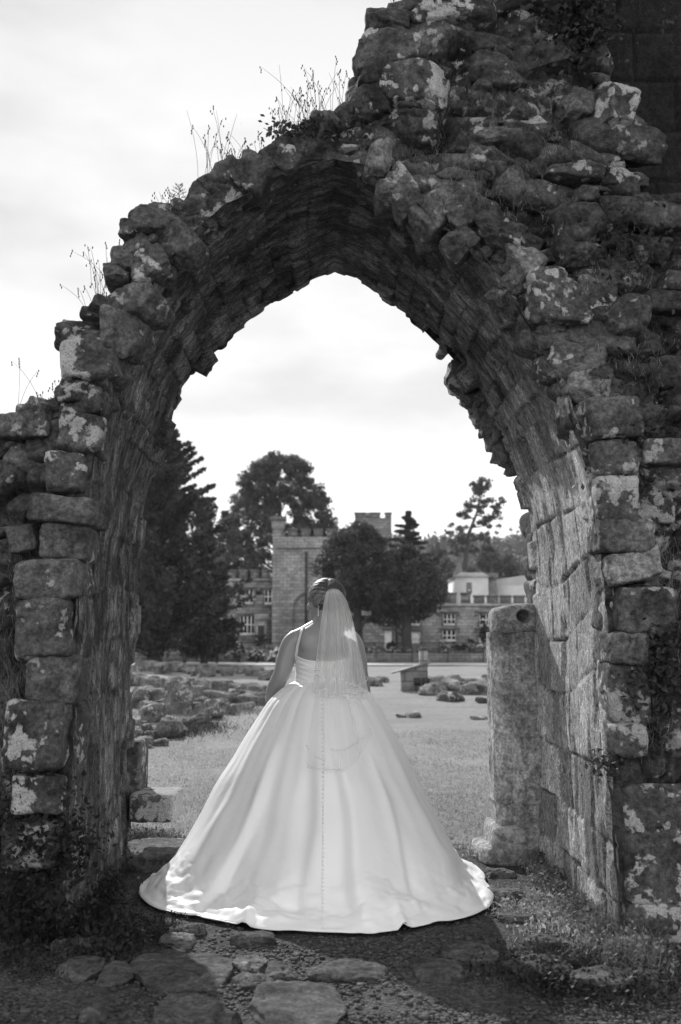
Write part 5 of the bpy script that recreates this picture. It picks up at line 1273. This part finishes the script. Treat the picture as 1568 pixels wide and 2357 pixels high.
def limbs(mb, base, top, r, rs, nb, L, up=.4):
    mb.tube([base, base.lerp(top, .5)+Vector((rs.normal()*.1, rs.normal()*.1, 0)), top], [r, r*.7, r*.2], 8); tips = []
    for i in range(nb):
        t = .25+.7*i/nb; p = base.lerp(top, t); a = rs.uniform(0, 6.28); l = L*(1-.5*t)*rs.uniform(.6, 1.1)
        e = p+Vector((math.cos(a)*l, math.sin(a)*l, l*up)); mb.tube([p, p.lerp(e, .5)+Vector((0, 0, -.05*l)), e], [r*.35*(1-t*.5), r*.2, r*.05], 5); tips.append(e)
    return tips
def round_tree():
    Y = 104.; rs = np.random.RandomState(3); k = Y/F; c = P(640, 1500, Y); root = empty('round_tree', (c.x, Y, 0), 'tall round-headed broadleaf tree rising behind the mansion tower', 'tree')
    zt = P(640, 1042, Y).z; W = 137*k; m = MB(); H = zt
    for (a, zz_, l) in ((0, .3, 1), (1, .3, 1)): pass
    tips = limbs(m, Vector((0, 0, 0)), Vector((0, 0, H*.85)), .55, rs, 34, W*.95, .7); m.build('trunk', M['bark'], root, True)
    cl = []
    # domed envelope in pixel terms: half width against height
    for i in range(560):
        t = rs.rand(); z = H*(.22+.76*t); hw = W*np.interp(t, [0, .25, .45, .62, .8, .93, 1], [.9, 1.0, 1.0, .92, .74, .5, .16]); a = rs.uniform(0, 6.28); b = rs.rand()**.35
        cl.append((hw*b*math.cos(a), hw*b*math.sin(a), z, rs.uniform(.4, 1.0)))
    V, Fc = crown(cl, 84000, 0, .2, rs, .75); mk('crown', V, Fc, M['leaf'], root)
round_tree()
def conifer(name, px, py_top, Y, W, H0, seed, lab, n, size, mt='yew', up=.5, taper=1.0, rows=90, grp=None, droop=0.):
    rs = np.random.RandomState(seed); c = P(px, 1500, Y); H = P(px, py_top, Y).z; root = empty(name, (c.x, Y, 0), lab, 'tree', grp)
    m = MB(); m.tube([(0, 0, 0), (0, 0, H*.5), (0, 0, H)], [W*.06+.1, W*.04+.05, .03], 8); cl = []
    for i in range(rows):
        t = (i+rs.rand())/rows; z = H0+(H-H0)*t; L = W*(1-t)**taper*rs.uniform(.65, 1.12)+.15; a = rs.uniform(0, 6.28)
        e = Vector((math.cos(a)*L, math.sin(a)*L, z+L*up-droop*L)); p0 = Vector((0, 0, z)); m.tube([p0, p0.lerp(e, .5)-Vector((0, 0, .06*L)), e], [.07, .04, .01], 4)
        for q in range(10):
            u = .15+.9*q/9; p = p0.lerp(e, u); cl.append((p.x, p.y, p.z+.05, (.18+.22*(1-t))*L*.55*(1.2-u)+.14))
    m.build('trunk', M['bark'], root, True); V, Fc = crown(cl, n, 0, size, rs, .55, .5); mk('crown', V, Fc, M[mt], root); return root
conifer('yew_tree', 355, 985, 60., 5.55, .3, 5, 'huge dark spreading conifer filling the left side of the opening', 90000, .17, up=.5, taper=.6, rows=240)
conifer('conifer', 470, 1240, 64., 2.5, .3, 15, 'lower dark conifer boughs reaching right in front of the mansion wing', 26000, .17, up=.35, taper=.7, rows=80)
def yew_round(px, top, w_, Y, seed, lab, n=42000, z0=.18):
    rs = np.random.RandomState(seed); k = Y/F; c = P(px, 1500, Y); H = P(px, top, Y).z; W = w_*k/2; root = empty('yew_tree', (c.x, Y, 0), lab, 'tree')
    m = MB(); limbs(m, Vector((0, 0, 0)), Vector((0, 0, H*.8)), .4, rs, 16, W, .8); m.build('trunk', M['bark'], root, True); cl = []
    for i in range(200):
        t = rs.rand(); hw = W*np.interp(t, [0, .2, .5, .8, 1], [.6, .95, 1., .7, .2]); a = rs.uniform(0, 6.28); b = rs.rand()**.4; cl.append((hw*b*math.cos(a), hw*b*math.sin(a), H*(z0+(.97-z0)*t), rs.uniform(.35, .9)))
    V, Fc = crown(cl, n, 0, .16, rs, .9, .6); mk('crown', V, Fc, M['yew'], root)
yew_round(825, 1208, 190, 76., 6, 'broad dark yew with a bare trunk, in front of the mansion right of the tower', 36000, .40)
yew_round(935, 1262, 170, 74., 16, 'dense dark yew against the low range, lower part of the centre-right group', 30000, .42)
conifer('conifer', 940, 1180, 79., 3.6, 2.8, 7, 'flat-topped dark conifer rising above the yews right of the bride', 34000, .15, up=.08, taper=.8, rows=95)
def sparse_tree():
    Y = 128.; rs = np.random.RandomState(12); k = Y/F; c = P(1062, 1500, Y); root = empty('sparse_tree', (c.x, Y, 0), 'tall thin leaning tree with open crown on the skyline right of centre', 'tree')
    T = lambda a, b: Vector((P(a, b, Y).x-c.x, rs.normal()*.5, P(a, b, Y).z)); m = MB()
    m.tube([Vector((0, 0, 0)), T(1068, 1330), T(1078, 1230), T(1098, 1180), T(1108, 1115)], [.5, .38, .26, .16, .04], 7); cl = []
    br = [((1078,1230),(1045,1215)),((1082,1215),(1128,1205)),((1090,1195),(1060,1180)),((1095,1185),(1140,1195)),((1100,1160),(1128,1150)),((1100,1165),(1080,1155)),((1104,1140),(1122,1115)),((1102,1145),(1095,1115)),((1075,1250),(1040,1240)),((1077,1245),(1118,1238)),((1106,1130),(1112,1108)),((1130,1195),(1152,1158)),((1070,1270),(1040,1262)),((1072,1270),(1105,1262))]
    for (a, b) in br:
        A, B_ = T(*a), T(*b); m.tube([A, A.lerp(B_, .5)+Vector((0, 0, -.15)), B_], [.14, .09, .03], 4)
        for q in range(9):
            p = A.lerp(B_, .25+.85*q/8); cl.append((p.x+rs.normal()*.4, p.y+rs.normal()*.6, p.z+rs.normal()*.35, rs.uniform(.3, .7)))
    m.build('trunk', M['bark'], root, True); V, Fc = crown(cl, 5200, 0, .26, rs, .7); mk('crown', V, Fc, M['leaf'], root)
sparse_tree()
def deciduous(px, top, w_, Y, seed, lab, mt='wood_leaf', n=9000, size=.3, group=None):
    rs = np.random.RandomState(seed); k = Y/F; c = P(px, 1500, Y); H = P(px, top, Y).z; W = w_*k/2; root = empty('broadleaf_tree', (c.x, Y, 0), lab, 'tree', group)
    m = MB(); limbs(m, Vector((0, 0, 0)), Vector((0, 0, H*.8)), .35, rs, 10, W, .8); m.build('trunk', M['bark'], root, True); cl = []
    for i in range(70):
        t = rs.rand(); hw = W*np.interp(t, [0, .3, .6, .85, 1], [.7, 1., .9, .6, .2]); a = rs.uniform(0, 6.28); b = rs.rand()**.4; cl.append((hw*b*math.cos(a), hw*b*math.sin(a), H*(.2+.77*t), rs.uniform(.5, 1.2)))
    V, Fc = crown(cl, n, 0, size, rs, .9); mk('crown', V, Fc, M[mt], root)
gd = 'broadleaf trees behind the buildings'
for i, (px, top, w_, Y, mt, lab) in enumerate([(1035,1285,60,122,'pale_leaf','pale rounded tree behind the white house'),(1090,1310,50,125,'pale_leaf','pale tree between the cone roof and the dark wood'),(1130,1255,90,150,'wood_leaf','mid-grey tree at the foot of the wooded hill'),(1190,1262,90,150,'wood_leaf','tree at the foot of the wooded hill next to the pier'),
 (520,1180,60,112,'leaf','tree in the gap between the huge conifer and the round tree'),(1010,1240,60,140,'wood_leaf','tree just right of the flat-topped conifer'),(470,1150,80,118,'leaf','tree mostly hidden behind the huge conifer'),(760,1230,70,110,'leaf','tree behind the mansion tower battlements'),(1260,1250,100,140,'wood_leaf','tree behind the right jamb'),(400,1200,90,100,'leaf','tree behind the trunk of the huge conifer')]):
    deciduous(px, top, w_, Y, 200+i, lab, mt, group=gd)
# wooded hill
def hill():
    nx, ny = 120, 50; xs_ = np.linspace(-150, 420, nx); ys_ = np.linspace(170, 620, ny); X, Y = np.meshgrid(xs_, ys_, indexing='ij'); x, y = X.ravel(), Y.ravel()
    def hz(x, y): return np.clip(sstep(170, 420, y), 0, 1)*(30+22*sstep(-20, 160, x)+10*fbm(np.stack([x*.012, y*.012, x*0], -1), 7, 3))-.3
    o = mk('hillside', np.stack([x, y, hz(x, y)], -1), grid_faces(nx, ny)[:, ::-1], M['lawn'], smooth=True); tag(o, kind='structure')
    rs = np.random.RandomState(9); m_ = 2600; tx = rs.uniform(-20, 130, m_); ty = rs.uniform(180, 430, m_); tz = hz(tx, ty); cl = []
    for a, b, z in zip(tx, ty, tz):
        h = rs.uniform(6, 11)
        if rs.rand() < .35:
            for q in range(5): cl.append((a, b, z+h*(.3+.2*q), 2.2*(1-q/6)))
        else:
            for q in range(4): cl.append((a+rs.normal()*1.2, b+rs.normal()*1.2, z+h*(.4+.4*rs.rand()), rs.uniform(1.2, 2.4)))
    V, Fc = crown(cl, 110000, 0, .95, rs, 1.); o = mk('woodland', V, Fc, M['wood_leaf']); tag(o, kind='stuff')
hill()

# thin summer haze over the distance
hz_ = MB().box(-300, 420, -12, 640, -1.2, 95).build('haze', None); tag(hz_, kind='stuff')
hm = bpy.data.materials.new('haze'); hm.use_nodes = True; ht = hm.node_tree; ht.nodes.clear(); ho = ht.nodes.new('ShaderNodeOutputMaterial'); pv = ht.nodes.new('ShaderNodeVolumePrincipled')
pv.inputs['Color'].default_value = g(.95); pv.inputs['Density'].default_value = .0002; pv.inputs['Anisotropy'].default_value = .2
ht.links.new(pv.outputs[0], ho.inputs['Volume']); hz_.data.materials.append(hm)
